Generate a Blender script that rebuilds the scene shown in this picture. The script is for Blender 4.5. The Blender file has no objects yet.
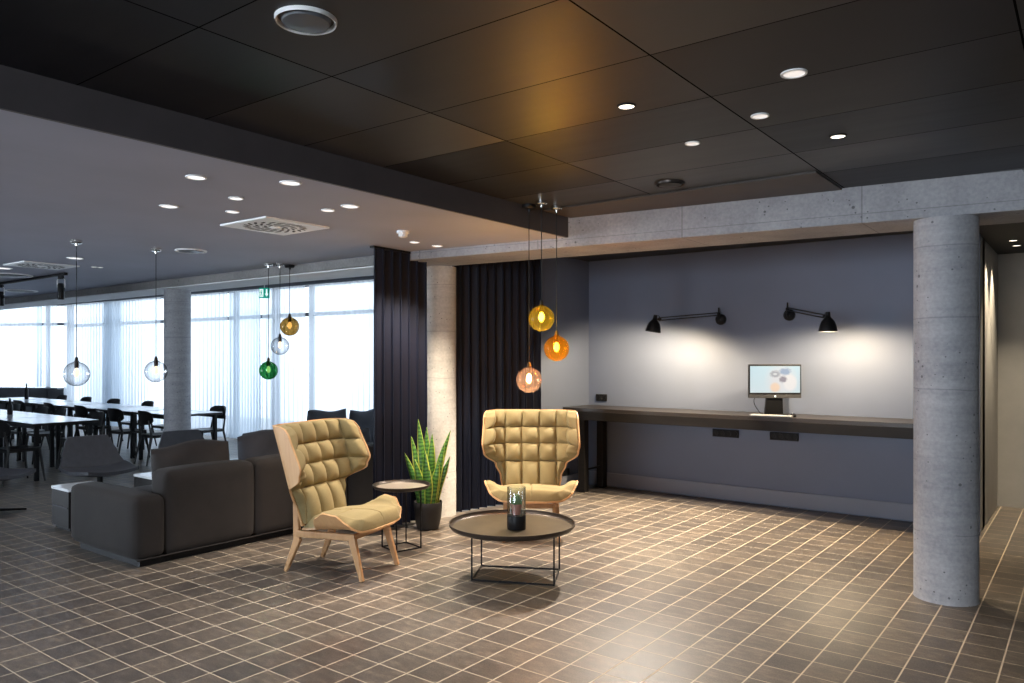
import bpy, bmesh, math, random
from mathutils import Vector, Matrix
random.seed(7)
SC = bpy.context.scene
COL = SC.collection
PI = math.pi

# ------------------------------------------------------------------ camera and pixel helpers
FOC, HOR, YAW, EYE = 765.0, 357.0, 0.648, 1.6
SY, CY = math.sin(YAW), math.cos(YAW)
cam = bpy.data.cameras.new('camera'); camo = bpy.data.objects.new('camera', cam); COL.objects.link(camo)
cam.sensor_width = 36; cam.lens = FOC / 1024 * 36; cam.shift_y = (HOR - 341.5) / 1024
cam.clip_start = 0.05; cam.clip_end = 200
camo.location = (0, 0, EYE); camo.rotation_euler = (PI / 2, 0, YAW)
SC.camera = camo

def at_depth(px, d):                       # plan position of what is seen in column px, d metres ahead
    u = (px - 512) / FOC * d
    return (-SY * d + CY * u, CY * d + SY * u)
def at_z(px, py, z):                       # point on the level z
    return at_depth(px, FOC * (EYE - z) / (py - HOR))

# ------------------------------------------------------------------ materials
def newmat(name):
    m = bpy.data.materials.new(name); m.use_nodes = True
    nt = m.node_tree
    return m, nt, nt.nodes['Principled BSDF']
def lk(nt, a, b): nt.links.new(a, b)
def math_node(nt, op, a, b=None, c=None):
    n = nt.nodes.new('ShaderNodeMath'); n.operation = op
    for i, v in enumerate((a, b, c)):
        if v is None: continue
        if isinstance(v, (int, float)): n.inputs[i].default_value = v
        else: lk(nt, v, n.inputs[i])
    return n.outputs[0]
def mixc(nt, fac, a, b, mode='MIX'):
    n = nt.nodes.new('ShaderNodeMix'); n.data_type = 'RGBA'; n.blend_type = mode
    for s, v in ((0, fac), (6, a), (7, b)):
        if isinstance(v, (int, float)): n.inputs[s].default_value = v
        elif isinstance(v, (tuple, list)): n.inputs[s].default_value = (*v[:3], 1)
        else: lk(nt, v, n.inputs[s])
    return n.outputs[2]
def coords(nt, kind='Object', scale=(1, 1, 1)):
    t = nt.nodes.new('ShaderNodeTexCoord'); m = nt.nodes.new('ShaderNodeMapping')
    m.inputs['Scale'].default_value = scale
    lk(nt, t.outputs[kind], m.inputs['Vector']); return m.outputs[0]
def noise(nt, vec, scale, detail=4, rough=.55):
    n = nt.nodes.new('ShaderNodeTexNoise'); n.inputs['Scale'].default_value = scale
    n.inputs['Detail'].default_value = detail; n.inputs['Roughness'].default_value = rough
    lk(nt, vec, n.inputs['Vector']); return n.outputs['Fac']
def ramp(nt, fac, stops):
    r = nt.nodes.new('ShaderNodeValToRGB'); e = r.color_ramp.elements
    while len(e) < len(stops): e.new(.5)
    for i, (p, c) in enumerate(stops):
        e[i].position = p; e[i].color = (*c, 1) if len(c) == 3 else c
    lk(nt, fac, r.inputs[0]); return r.outputs[0]
def bump(nt, h, strength, dist, bsdf):
    b = nt.nodes.new('ShaderNodeBump'); b.inputs['Strength'].default_value = strength
    b.inputs['Distance'].default_value = dist
    lk(nt, h, b.inputs['Height']); lk(nt, b.outputs[0], bsdf.inputs['Normal'])

def plain(name, col, rough=.5, metal=0, var=.12, scale=6, bmp=0, spec=.5, bscale=None, stretch=(1, 1, 1)):
    m, nt, b = newmat(name)
    v = coords(nt, 'Object', stretch)
    n = noise(nt, v, scale)
    lo = tuple(max(0, c * (1 - var)) for c in col); hi = tuple(min(1, c * (1 + var)) for c in col)
    lk(nt, ramp(nt, n, [(.3, lo), (.7, hi)]), b.inputs['Base Color'])
    b.inputs['Roughness'].default_value = rough; b.inputs['Metallic'].default_value = metal
    b.inputs['Specular IOR Level'].default_value = spec
    if bmp: bump(nt, noise(nt, v, bscale or scale * 8, 3), bmp, .004, b)
    return m
def emit(name, col, s):
    m, nt, b = newmat(name)
    b.inputs['Base Color'].default_value = (*col, 1)
    b.inputs['Emission Color'].default_value = (*col, 1); b.inputs['Emission Strength'].default_value = s
    return m
def fabric(name, col, rough=.9, scale=3, var=.18, sheen=.05):
    m, nt, b = newmat(name)
    v = coords(nt)
    n = noise(nt, v, scale, 5); w = noise(nt, v, 260, 2)
    lo = tuple(c * (1 - var) for c in col); hi = tuple(min(1, c * (1 + var)) for c in col)
    c = mixc(nt, .25, ramp(nt, n, [(.3, lo), (.7, hi)]), ramp(nt, w, [(.35, tuple(x * .7 for x in col)), (.65, tuple(min(1, x * 1.25) for x in col))]))
    lk(nt, c, b.inputs['Base Color']); b.inputs['Roughness'].default_value = rough
    b.inputs['Specular IOR Level'].default_value = .2
    try: b.inputs['Sheen Weight'].default_value = sheen
    except Exception: pass
    bump(nt, w, .25, .002, b)
    return m
def wood(name, c0, c1, rough=.45, axis=2, scale=14, spec=.5):
    m, nt, b = newmat(name)
    s = [1, 1, 1]; s[axis] = .08
    v = coords(nt, 'Object', tuple(s))
    n = noise(nt, v, scale, 6, .6); n2 = noise(nt, v, scale * 6, 3)
    c = mixc(nt, .35, ramp(nt, n, [(.3, c0), (.7, c1)]), ramp(nt, n2, [(.3, c0), (.7, c1)]))
    lk(nt, c, b.inputs['Base Color']); b.inputs['Roughness'].default_value = rough
    b.inputs['Specular IOR Level'].default_value = spec
    return m
def concrete(name, c0, c1, rings=False, seam=None):
    m, nt, b = newmat(name)
    v = coords(nt)
    big = noise(nt, v, 1.8, 6, .6)
    st = coords(nt, 'Object', (1, 1, .35) if not rings else (.8, .8, 7)); streak = noise(nt, st, 3.2, 5, .6)
    f = math_node(nt, 'ADD', math_node(nt, 'MULTIPLY', big, .55), math_node(nt, 'MULTIPLY', streak, .45))
    c = ramp(nt, f, [(.36, c0), (.64, c1)])
    fine = noise(nt, v, 45, 3)
    c = mixc(nt, .3, c, ramp(nt, fine, [(.3, tuple(x * .65 for x in c0)), (.7, c1)]))
    vo = nt.nodes.new('ShaderNodeTexVoronoi'); vo.inputs['Scale'].default_value = 8; lk(nt, v, vo.inputs['Vector'])
    vo2 = nt.nodes.new('ShaderNodeTexVoronoi'); vo2.inputs['Scale'].default_value = 21; lk(nt, v, vo2.inputs['Vector'])
    pits = math_node(nt, 'MAXIMUM', math_node(nt, 'LESS_THAN', vo.outputs['Distance'], .085), math_node(nt, 'LESS_THAN', vo2.outputs['Distance'], .12))
    gate = math_node(nt, 'GREATER_THAN', noise(nt, v, 2.3, 2), .5)
    pits = math_node(nt, 'MULTIPLY', pits, gate)
    sep = nt.nodes.new('ShaderNodeSeparateXYZ'); lk(nt, v, sep.inputs[0])
    if rings:                               # joints of the round formwork
        wob = math_node(nt, 'MULTIPLY', noise(nt, v, 2, 2), .05)
        fz = math_node(nt, 'FRACT', math_node(nt, 'MULTIPLY', math_node(nt, 'ADD', sep.outputs[2], wob), 1 / .47))
        g = math_node(nt, 'LESS_THAN', fz, .016)
        g = math_node(nt, 'MULTIPLY', g, math_node(nt, 'GREATER_THAN', noise(nt, v, 1.7, 2), .44))
        pits = math_node(nt, 'MAXIMUM', pits, math_node(nt, 'MULTIPLY', g, .4))
    if seam is not None:
        g = math_node(nt, 'LESS_THAN', math_node(nt, 'ABSOLUTE', math_node(nt, 'SUBTRACT', sep.outputs[2], seam)), .0025)
        fx = math_node(nt, 'FRACT', math_node(nt, 'MULTIPLY', sep.outputs[0], 1 / 1.25))
        g2 = math_node(nt, 'LESS_THAN', fx, .008)
        pits = math_node(nt, 'MAXIMUM', pits, math_node(nt, 'MULTIPLY', math_node(nt, 'MAXIMUM', g, g2), .55))
    c = mixc(nt, math_node(nt, 'MULTIPLY', pits, .75), c, tuple(x * .28 for x in c0))
    lk(nt, c, b.inputs['Base Color']); b.inputs['Roughness'].default_value = .62
    b.inputs['Specular IOR Level'].default_value = .35
    hgt = math_node(nt, 'SUBTRACT', math_node(nt, 'MULTIPLY', fine, .3), pits)
    bump(nt, hgt, .5, .004, b)
    return m

def floor_mat():
    m, nt, b = newmat('floor_tiles')
    v = coords(nt)
    sep = nt.nodes.new('ShaderNodeSeparateXYZ'); lk(nt, v, sep.inputs[0])
    T = .1992; x0 = -.9675; y0 = 3.5595
    gx = math_node(nt, 'DIVIDE', math_node(nt, 'SUBTRACT', sep.outputs[0], x0), T)
    gy = math_node(nt, 'DIVIDE', math_node(nt, 'SUBTRACT', sep.outputs[1], y0), T)
    def near(g):
        fr = math_node(nt, 'FRACT', math_node(nt, 'ADD', math_node(nt, 'FRACT', g), 1.5))
        return math_node(nt, 'MULTIPLY', math_node(nt, 'ABSOLUTE', math_node(nt, 'SUBTRACT', fr, .5)), T)
    dx, dy = near(gx), near(gy)
    def line(d, w):
        mr = nt.nodes.new('ShaderNodeMapRange'); mr.inputs[1].default_value = w * .75; mr.inputs[2].default_value = w * 1.2
        mr.inputs[3].default_value = 1; mr.inputs[4].default_value = 0; lk(nt, d, mr.inputs[0]); return mr.outputs[0]
    grout = math_node(nt, 'MAXIMUM', line(dx, .0042), math_node(nt, 'MULTIPLY', line(dy, .0032), .95))
    cmb = nt.nodes.new('ShaderNodeCombineXYZ')
    lk(nt, math_node(nt, 'FLOOR', gx), cmb.inputs[0]); lk(nt, math_node(nt, 'FLOOR', gy), cmb.inputs[1])
    wn = nt.nodes.new('ShaderNodeTexWhiteNoise'); wn.noise_dimensions = '3D'; lk(nt, cmb.outputs[0], wn.inputs['Vector'])
    big = noise(nt, v, 1.1, 5, .6)
    vs = coords(nt, 'Object', (1, 2.6, 1)); cl = noise(nt, vs, 8, 9, .74)
    c = ramp(nt, cl, [(.34, (.034, .030, .028)), (.5, (.105, .087, .073)), (.66, (.260, .215, .168))])
    c = mixc(nt, .30, c, ramp(nt, big, [(.34, (.048, .046, .047)), (.66, (.205, .162, .120))]))
    shade = ramp(nt, wn.outputs['Value'], [(0, (.62, .62, .66)), (1, (1.30, 1.24, 1.16))])
    c = mixc(nt, 1, c, shade, 'MULTIPLY')
    fine = noise(nt, v, 120, 2)
    c = mixc(nt, .25, c, ramp(nt, fine, [(.35, (.03, .027, .024)), (.65, (.25, .205, .165))]))
    c = mixc(nt, grout, c, (.56, .47, .35))
    lk(nt, c, b.inputs['Base Color'])
    r = math_node(nt, 'ADD', math_node(nt, 'MULTIPLY', cl, .24), .27)
    r = math_node(nt, 'ADD', r, math_node(nt, 'MULTIPLY', grout, .35))
    lk(nt, r, b.inputs['Roughness']); b.inputs['Specular IOR Level'].default_value = .7
    hgt = math_node(nt, 'SUBTRACT', math_node(nt, 'MULTIPLY', cl, .5), grout)
    bump(nt, hgt, .35, .0025, b)
    return m

def ceiling_mat():
    m, nt, b = newmat('dark_ceiling_panels')
    v = coords(nt)
    sep = nt.nodes.new('ShaderNodeSeparateXYZ'); lk(nt, v, sep.inputs[0])
    gx = math_node(nt, 'DIVIDE', math_node(nt, 'ADD', sep.outputs[0], 2.51), 1.155)
    gy = math_node(nt, 'DIVIDE', math_node(nt, 'SUBTRACT', sep.outputs[1], 1.485), .5925)
    def near(g, T):
        fr = math_node(nt, 'FRACT', math_node(nt, 'ADD', math_node(nt, 'FRACT', g), 1.5))
        return math_node(nt, 'MULTIPLY', math_node(nt, 'ABSOLUTE', math_node(nt, 'SUBTRACT', fr, .5)), T)
    j = math_node(nt, 'MAXIMUM', math_node(nt, 'LESS_THAN', near(gx, 1.155), .004), math_node(nt, 'LESS_THAN', near(gy, .5925), .003))
    cmb = nt.nodes.new('ShaderNodeCombineXYZ')
    lk(nt, math_node(nt, 'FLOOR', gx), cmb.inputs[0]); lk(nt, math_node(nt, 'FLOOR', gy), cmb.inputs[1])
    wn = nt.nodes.new('ShaderNodeTexWhiteNoise'); lk(nt, cmb.outputs[0], wn.inputs['Vector'])
    st = coords(nt, 'Object', (.35, 3, 1)); brush = noise(nt, st, 3, 5, .6)
    c = ramp(nt, brush, [(.3, (.008, .008, .011)), (.7, (.017, .017, .022))])
    c = mixc(nt, 1, c, ramp(nt, wn.outputs['Value'], [(0, (.75, .75, .75)), (1, (1.3, 1.3, 1.3))]), 'MULTIPLY')
    c = mixc(nt, j, c, (.004, .004, .004))
    lk(nt, c, b.inputs['Base Color'])
    lk(nt, math_node(nt, 'ADD', math_node(nt, 'MULTIPLY', brush, .14), .36), b.inputs['Roughness'])
    b.inputs['Specular IOR Level'].default_value = .5
    lk(nt, math_node(nt, 'MULTIPLY', math_node(nt, 'SUBTRACT', 1, j), math_node(nt, 'ADD', .12, math_node(nt, 'MULTIPLY', wn.outputs['Value'], .45))), b.inputs['Specular IOR Level'])
    # every panel hangs at a slightly different angle
    geo = nt.nodes.new('ShaderNodeNewGeometry'); va = nt.nodes.new('ShaderNodeVectorMath'); va.operation = 'MULTIPLY_ADD'
    sub = nt.nodes.new('ShaderNodeVectorMath'); sub.operation = 'SUBTRACT'; sub.inputs[1].default_value = (.5, .5, .5)
    lk(nt, wn.outputs['Color'], sub.inputs[0]); lk(nt, sub.outputs[0], va.inputs[0]); va.inputs[1].default_value = (.16, .14, 0)
    lk(nt, geo.outputs['Normal'], va.inputs[2])
    nn = nt.nodes.new('ShaderNodeVectorMath'); nn.operation = 'NORMALIZE'; lk(nt, va.outputs[0], nn.inputs[0])
    lk(nt, nn.outputs[0], b.inputs['Normal'])
    return m

def sheer_mat(name, clear, tint):
    m = bpy.data.materials.new(name); m.use_nodes = True; nt = m.node_tree; nt.nodes.clear()
    out = nt.nodes.new('ShaderNodeOutputMaterial')
    tr = nt.nodes.new('ShaderNodeBsdfTransparent'); tl = nt.nodes.new('ShaderNodeBsdfTranslucent'); df = nt.nodes.new('ShaderNodeBsdfDiffuse')
    v = coords(nt, 'Object', (1, 1, .03)); n = noise(nt, v, 26, 4, .6)
    c = ramp(nt, n, [(.3, tuple(t * .86 for t in tint)), (.7, tint)])
    lk(nt, c, tl.inputs[0]); lk(nt, c, df.inputs[0]); tr.inputs[0].default_value = (.97, .985, 1, 1)
    m1 = nt.nodes.new('ShaderNodeMixShader'); m1.inputs[0].default_value = .35
    lk(nt, tl.outputs[0], m1.inputs[1]); lk(nt, df.outputs[0], m1.inputs[2])
    m2 = nt.nodes.new('ShaderNodeMixShader'); m2.inputs[0].default_value = clear
    lk(nt, m1.outputs[0], m2.inputs[1]); lk(nt, tr.outputs[0], m2.inputs[2]); lk(nt, m2.outputs[0], out.inputs[0])
    return m
def glass_mat(name, tint, gloss=.1, rim=.5, rimcol=None, milk=0, pw=3.4):
    """thin blown glass: tinted, clear in the middle, mirror-like and deeper in colour towards the rim"""
    m = bpy.data.materials.new(name); m.use_nodes = True; nt = m.node_tree; nt.nodes.clear()
    out = nt.nodes.new('ShaderNodeOutputMaterial')
    tr = nt.nodes.new('ShaderNodeBsdfTransparent'); gl = nt.nodes.new('ShaderNodeBsdfGlossy'); gl.inputs['Roughness'].default_value = .03
    gl.inputs[0].default_value = (1, 1, 1, 1)
    lw = nt.nodes.new('ShaderNodeLayerWeight'); lw.inputs[0].default_value = .35
    c = mixc(nt, math_node(nt, 'POWER', lw.outputs['Facing'], pw), tint, rimcol or tuple(t * rim for t in tint))
    lk(nt, c, tr.inputs[0])
    mx = nt.nodes.new('ShaderNodeMixShader')
    lk(nt, math_node(nt, 'ADD', math_node(nt, 'MULTIPLY', lw.outputs['Fresnel'], .16), gloss * .06), mx.inputs[0])
    body = tr.outputs[0]
    if milk:                                # coloured glass scatters a little of the lamp inside it
        tl = nt.nodes.new('ShaderNodeBsdfTranslucent'); tl.inputs[0].default_value = (*tint, 1)
        mm = nt.nodes.new('ShaderNodeMixShader'); mm.inputs[0].default_value = milk
        lk(nt, body, mm.inputs[1]); lk(nt, tl.outputs[0], mm.inputs[2]); body = mm.outputs[0]
    lk(nt, body, mx.inputs[1]); lk(nt, gl.outputs[0], mx.inputs[2]); lk(nt, mx.outputs[0], out.inputs[0])
    return m

M = {}
M['floor'] = floor_mat()
M['ceil_dark'] = ceiling_mat()
M['ceil_strip'] = plain('dull_brown_panel', (.045, .038, .034), .5, var=.15)
M['ceil_grey'] = plain('grey_plaster', (.40, .42, .52), .7, var=.05, scale=1.5)
M['ceil_white'] = plain('white_plaster', (.75, .77, .80), .7, var=.03)
M['fascia'] = plain('charcoal_paint', (.068, .061, .067), .55, var=.08)
M['black_ceil'] = plain('black_ceiling_paint', (.012, .012, .013), .7)
M['wall_blue'] = plain('blue_grey_paint', (.125, .148, .215), .55, var=.05, scale=1.2)
M['wall_blue_base'] = plain('blue_grey_skirting', (.205, .220, .275), .5, var=.05, scale=2)
M['wall_hall'] = plain('warm_grey_paint', (.40, .38, .35), .6, var=.05)
M['wall_dark'] = plain('dark_grey_paint', (.07, .07, .08), .6)
M['concrete'] = concrete('board_marked_concrete', (.25, .255, .28), (.42, .425, .45), seam=2.575)
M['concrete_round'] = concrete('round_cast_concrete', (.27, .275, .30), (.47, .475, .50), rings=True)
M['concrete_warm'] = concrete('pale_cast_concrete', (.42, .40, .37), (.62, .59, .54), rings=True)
M['concrete_left'] = concrete('grey_concrete_edge', (.17, .165, .165), (.27, .26, .255))
M['black'] = plain('black_powder_coat', (.008, .008, .009), .45, var=.2, spec=.22)
M['blackw'] = wood('black_stained_wood', (.009, .008, .008), (.020, .017, .016), .5, 0, 14, .2)
M['counter_top'] = wood('dark_stained_counter', (.022, .018, .017), (.045, .037, .034), .34, 0)
M['oak'] = wood('pale_oak', (.47, .25, .11), (.64, .385, .19), .42, 2, 10)
M['oak_h'] = wood('pale_oak_plywood', (.49, .265, .115), (.66, .405, .20), .42, 2, 8)
M['mustard'] = fabric('mustard_wool', (.27, .215, .105), .92, 5, .13)
M['sofa'] = fabric('charcoal_brown_fabric', (.023, .019, .0175), .88, 2.2, .30)
M['cush'] = fabric('dark_taupe_cushion_fabric', (.042, .037, .036), .8, 4, .25)
M['cush_blue'] = fabric('slate_cushion_fabric', (.050, .052, .062), .8, 4, .25)
M['shell_grey'] = plain('grey_felt', (.055, .057, .068), .65, var=.1, scale=20)
M['chair_dark'] = plain('black_brown_ply', (.013, .012, .012), .4, var=.2, spec=.3)
M['vent_grey'] = plain('grey_enamel', (.10, .11, .13), .35, var=.04)
M['tabletop'] = plain('white_laminate', (.78, .80, .82), .16, var=.03)
M['drape'] = fabric('midnight_drape', (.007, .009, .020), .5, 2, .2, 0)
M['bronze'] = plain('bronze_tray', (.085, .066, .038), .42, .4, var=.25, scale=5)
M['bronze_rim'] = plain('dark_bronze_rim', (.045, .036, .030), .38, .6, var=.15)
M['tray2'] = plain('taupe_tray', (.30, .26, .215), .35, .25, var=.08)
M['pot'] = plain('charcoal_planter', (.022, .022, .024), .5, var=.15, bmp=.2)
M['soil'] = plain('potting_soil', (.03, .02, .014), .95, var=.4, scale=40, bmp=.8)
M['pink'] = plain('pink_clay_pot', (.55, .22, .17), .6, var=.1)
M['chrome'] = plain('brushed_chrome', (.75, .74, .72), .18, 1, var=.05)
M['dark_metal'] = plain('dark_bronze_metal', (.06, .05, .045), .35, .8)
M['white_metal'] = plain('white_enamel', (.88, .89, .90), .4, var=.03)
M['slot'] = plain('black_slots', (.03, .03, .035), .7)
M['alu'] = plain('window_frame_grey', (.14, .15, .17), .45, .2)
M['lamp_white'] = emit('lamp_lens_cool', (1.0, .98, .96), .8)
M['lamp_warm'] = emit('lamp_lens_warm', (1.0, .90, .74), 2.4)
M['lamp_dim'] = emit('lamp_lens_soft', (1.0, .95, .90), .5)
M['bulb'] = emit('glowing_filament', (1.0, .66, .28), 16)
M['bulb_soft'] = emit('soft_filament', (1.0, .66, .36), 1.6)
M['green_sign'] = emit('green_sign_face', (.0, .30, .22), .5)
M['white_sign'] = emit('white_sign_mark', (.8, .95, .92), .7)
M['monitor'] = plain('monitor_black', (.006, .006, .007), .4, spec=.25)
M['monitor_grey'] = plain('monitor_grey', (.045, .045, .05), .4, spec=.3)
M['paper_white'] = plain('white_key_plastic', (.65, .65, .66), .4)
M['sheer'] = sheer_mat('sheer_voile', .30, (.86, .90, .95))
M['sheer_dense'] = sheer_mat('gathered_voile', .22, (.76, .83, .90))
M['pane'] = glass_mat('window_glass', (.96, .98, 1.0), .1, .9)
M['g_olive'] = glass_mat('olive_amber_glass', (.80, .60, .08), .3, .5, (.50, .36, .02), .015)
M['g_amber'] = glass_mat('amber_glass', (.98, .50, .05), .3, .5, (.75, .32, .01), .015)
M['g_rose'] = glass_mat('rose_glass', (1.0, .70, .56), .3, .5, (.95, .46, .32), .02)
M['g_green'] = glass_mat('bottle_green_glass', (.12, .38, .18), .3, .5, (.02, .14, .05))
M['g_gold'] = glass_mat('smoky_gold_glass', (.50, .36, .16), .3, .5, (.12, .07, .03))
M['g_clear'] = glass_mat('clear_blown_glass', (.90, .90, .90), .2, .3, (.0, .0, .0), 0, 1.7)
M['g_vase'] = glass_mat('clear_cylinder_glass', (.90, .93, .93), .9, .7, (.30, .34, .35), 0, 2.0)

def leaf_mat():
    m, nt, b = newmat('sansevieria_leaf')
    uv = nt.nodes.new('ShaderNodeUVMap'); sep = nt.nodes.new('ShaderNodeSeparateXYZ'); lk(nt, uv.outputs[0], sep.inputs[0])
    e = math_node(nt, 'ABSOLUTE', math_node(nt, 'SUBTRACT', sep.outputs[0], .5))
    v = coords(nt, 'Object', (1, 1, 1)); n = noise(nt, v, 22, 4)
    z = nt.nodes.new('ShaderNodeTexWave'); z.bands_direction = 'Z'; z.inputs['Scale'].default_value = 9; z.inputs['Distortion'].default_value = 6
    lk(nt, v, z.inputs['Vector'])
    c = ramp(nt, math_node(nt, 'MULTIPLY', math_node(nt, 'ADD', z.outputs['Fac'], n), .5), [(.3, (.02, .09, .015)), (.7, (.10, .25, .04))])
    c = mixc(nt, math_node(nt, 'GREATER_THAN', e, .40), c, (.46, .52, .09))
    lk(nt, c, b.inputs['Base Color']); b.inputs['Roughness'].default_value = .38
    return m
M['leaf'] = leaf_mat()
M['cactus'] = plain('cactus_green', (.10, .20, .07), .6, var=.35, scale=30, bmp=.6)

def screen_mat():
    m, nt, b = newmat('screen_picture')
    t = nt.nodes.new('ShaderNodeUVMap'); sep = nt.nodes.new('ShaderNodeSeparateXYZ'); lk(nt, t.outputs[0], sep.inputs[0])
    U, V = sep.outputs[0], sep.outputs[1]
    nz = noise(nt, coords(nt, 'UV'), 14, 4)
    c = mixc(nt, V, (.70, .82, .86), (.60, .82, .90))
    def blob(c, u, v, ru, rv, col, soft=.25, tex=0):
        a = math_node(nt, 'DIVIDE', math_node(nt, 'SUBTRACT', U, u), ru); bb = math_node(nt, 'DIVIDE', math_node(nt, 'SUBTRACT', V, v), rv)
        d = math_node(nt, 'SQRT', math_node(nt, 'ADD', math_node(nt, 'MULTIPLY', a, a), math_node(nt, 'MULTIPLY', bb, bb)))
        if tex: d = math_node(nt, 'ADD', d, math_node(nt, 'MULTIPLY', math_node(nt, 'SUBTRACT', nz, .5), tex))
        mr = nt.nodes.new('ShaderNodeMapRange'); mr.inputs[1].default_value = 1 - soft; mr.inputs[2].default_value = 1 + soft
        mr.inputs[3].default_value = 1; mr.inputs[4].default_value = 0; lk(nt, d, mr.inputs[0])
        return mixc(nt, mr.outputs[0], c, col)
    c = blob(c, .62, .45, .26, .5, (.80, .80, .82), .4)
    c = blob(c, .80, .38, .13, .30, (.92, .88, .86), .2)
    c = blob(c, .50, .20, .095, .17, (.95, .70, .52), .25)
    c = blob(c, .50, .70, .10, .12, (.40, .42, .46), .3, 1.4)
    c = blob(c, .70, .80, .11, .12, (.30, .42, .60), .3, 1.2)
    c = blob(c, .66, .50, .07, .12, (.30, .27, .33), .3, 1.4)
    c = blob(c, .50, .70, .04, .04, (.75, .78, .80), .3)
    b.inputs['Base Color'].default_value = (.02, .02, .02, 1)
    lk(nt, c, b.inputs['Emission Color']); b.inputs['Emission Strength'].default_value = .62
    b.inputs['Roughness'].default_value = .3
    return m
M['screen'] = screen_mat()

# ------------------------------------------------------------------ mesh helpers
def bm_new(): return bmesh.new()
def add_box(bm, c, s, rot=None, taper=1.0):
    v = []
    for z in (-.5, .5):
        k = taper if z < 0 else 1.0
        for x, y in ((-.5, -.5), (.5, -.5), (.5, .5), (-.5, .5)):
            p = Vector((x * s[0] * k, y * s[1] * k, z * s[2]))
            if rot is not None: p = rot @ p
            v.append(bm.verts.new(p + Vector(c)))
    for f in ((3, 2, 1, 0), (4, 5, 6, 7), (0, 1, 5, 4), (1, 2, 6, 5), (2, 3, 7, 6), (3, 0, 4, 7)):
        bm.faces.new([v[i] for i in f])
def add_bar(bm, a, b, wa, wb, up=(0, 0, 1), seg=1):
    """tapered rectangular bar from a to b; wa, wb = (width, thickness) at the ends"""
    a, b = Vector(a), Vector(b); d = (b - a).normalized(); up = Vector(up)
    if abs(d.dot(up)) > .98: up = Vector((1, 0, 0))
    s = d.cross(up).normalized(); t = s.cross(d).normalized()
    rings = []
    for p, w in ((a, wa), (b, wb)):
        rings.append([bm.verts.new(p + s * (x * w[0] / 2) + t * (y * w[1] / 2)) for x, y in ((-1, -1), (1, -1), (1, 1), (-1, 1))])
    for i in range(4):
        bm.faces.new((rings[0][i], rings[0][(i + 1) % 4], rings[1][(i + 1) % 4], rings[1][i]))
    bm.faces.new(rings[0][::-1]); bm.faces.new(rings[1])
def add_tube(bm, pts, r, n=10, cap=True):
    pts = [Vector(p) for p in pts]; rs = r if isinstance(r, (list, tuple)) else [r] * len(pts)
    rings = []; ref = None
    for i, p in enumerate(pts):
        d = (pts[min(i + 1, len(pts) - 1)] - pts[max(i - 1, 0)]).normalized()
        if ref is None: ref = Vector((0, 0, 1)) if abs(d.z) < .9 else Vector((1, 0, 0))
        s = d.cross(ref).normalized(); t = s.cross(d).normalized(); ref = t
        rings.append([bm.verts.new(p + (s * math.cos(2 * PI * k / n) + t * math.sin(2 * PI * k / n)) * rs[i]) for k in range(n)])
    for a, b in zip(rings, rings[1:]):
        for k in range(n): bm.faces.new((a[k], a[(k + 1) % n], b[(k + 1) % n], b[k]))
    if cap: bm.faces.new(rings[0][::-1]); bm.faces.new(rings[-1])
def add_lathe(bm, prof, n=40, c=(0, 0, 0), cap=True):
    rings = []
    for r, z in prof:
        rings.append([bm.verts.new((c[0] + r * math.cos(2 * PI * k / n), c[1] + r * math.sin(2 * PI * k / n), c[2] + z)) for k in range(n)])
    for a, b in zip(rings, rings[1:]):
        for k in range(n): bm.faces.new((a[k], a[(k + 1) % n], b[(k + 1) % n], b[k]))
    if cap:
        if prof[0][0] > 1e-4: bm.faces.new(rings[0][::-1])
        if prof[-1][0] > 1e-4: bm.faces.new(rings[-1])
def add_sphere(bm, c, r, n=28, m=16, sc=(1, 1, 1)):
    add_lathe_s = [(max(1e-5, math.sin(PI * i / m)) * r, -math.cos(PI * i / m) * r) for i in range(m + 1)]
    rings = []
    for rr, z in add_lathe_s:
        rings.append([bm.verts.new((c[0] + rr * math.cos(2 * PI * k / n) * sc[0], c[1] + rr * math.sin(2 * PI * k / n) * sc[1], c[2] + z * sc[2])) for k in range(n)])
    for a, b in zip(rings, rings[1:]):
        for k in range(n): bm.faces.new((a[k], a[(k + 1) % n], b[(k + 1) % n], b[k]))
def add_grid(bm, fn, nu, nv, thick=None, uv=False):
    """surface fn(u,v)->Vector over the unit square; thick closes it with a second skin offset by the given vector function"""
    g = [[bm.verts.new(fn(i / nu, j / nv)) for j in range(nv + 1)] for i in range(nu + 1)]
    fs = []
    for i in range(nu):
        for j in range(nv): fs.append(bm.faces.new((g[i][j], g[i + 1][j], g[i + 1][j + 1], g[i][j + 1])))
    if thick:
        h = [[bm.verts.new(thick(i / nu, j / nv)) for j in range(nv + 1)] for i in range(nu + 1)]
        for i in range(nu):
            for j in range(nv): bm.faces.new((h[i][j], h[i][j + 1], h[i + 1][j + 1], h[i + 1][j]))
        for i in range(nu):
            bm.faces.new((g[i + 1][0], g[i][0], h[i][0], h[i + 1][0])); bm.faces.new((g[i][nv], g[i + 1][nv], h[i + 1][nv], h[i][nv]))
        for j in range(nv):
            bm.faces.new((g[0][j], g[0][j + 1], h[0][j + 1], h[0][j])); bm.faces.new((g[nu][j + 1], g[nu][j], h[nu][j], h[nu][j + 1]))
    return g
def add_prism(bm, pts, z0, z1):
    a = [bm.verts.new((x, y, z0)) for x, y in pts]; b = [bm.verts.new((x, y, z1)) for x, y in pts]
    n = len(pts)
    bm.faces.new(a[::-1]); bm.faces.new(b)
    for i in range(n): bm.faces.new((a[i], a[(i + 1) % n], b[(i + 1) % n], b[i]))

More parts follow.
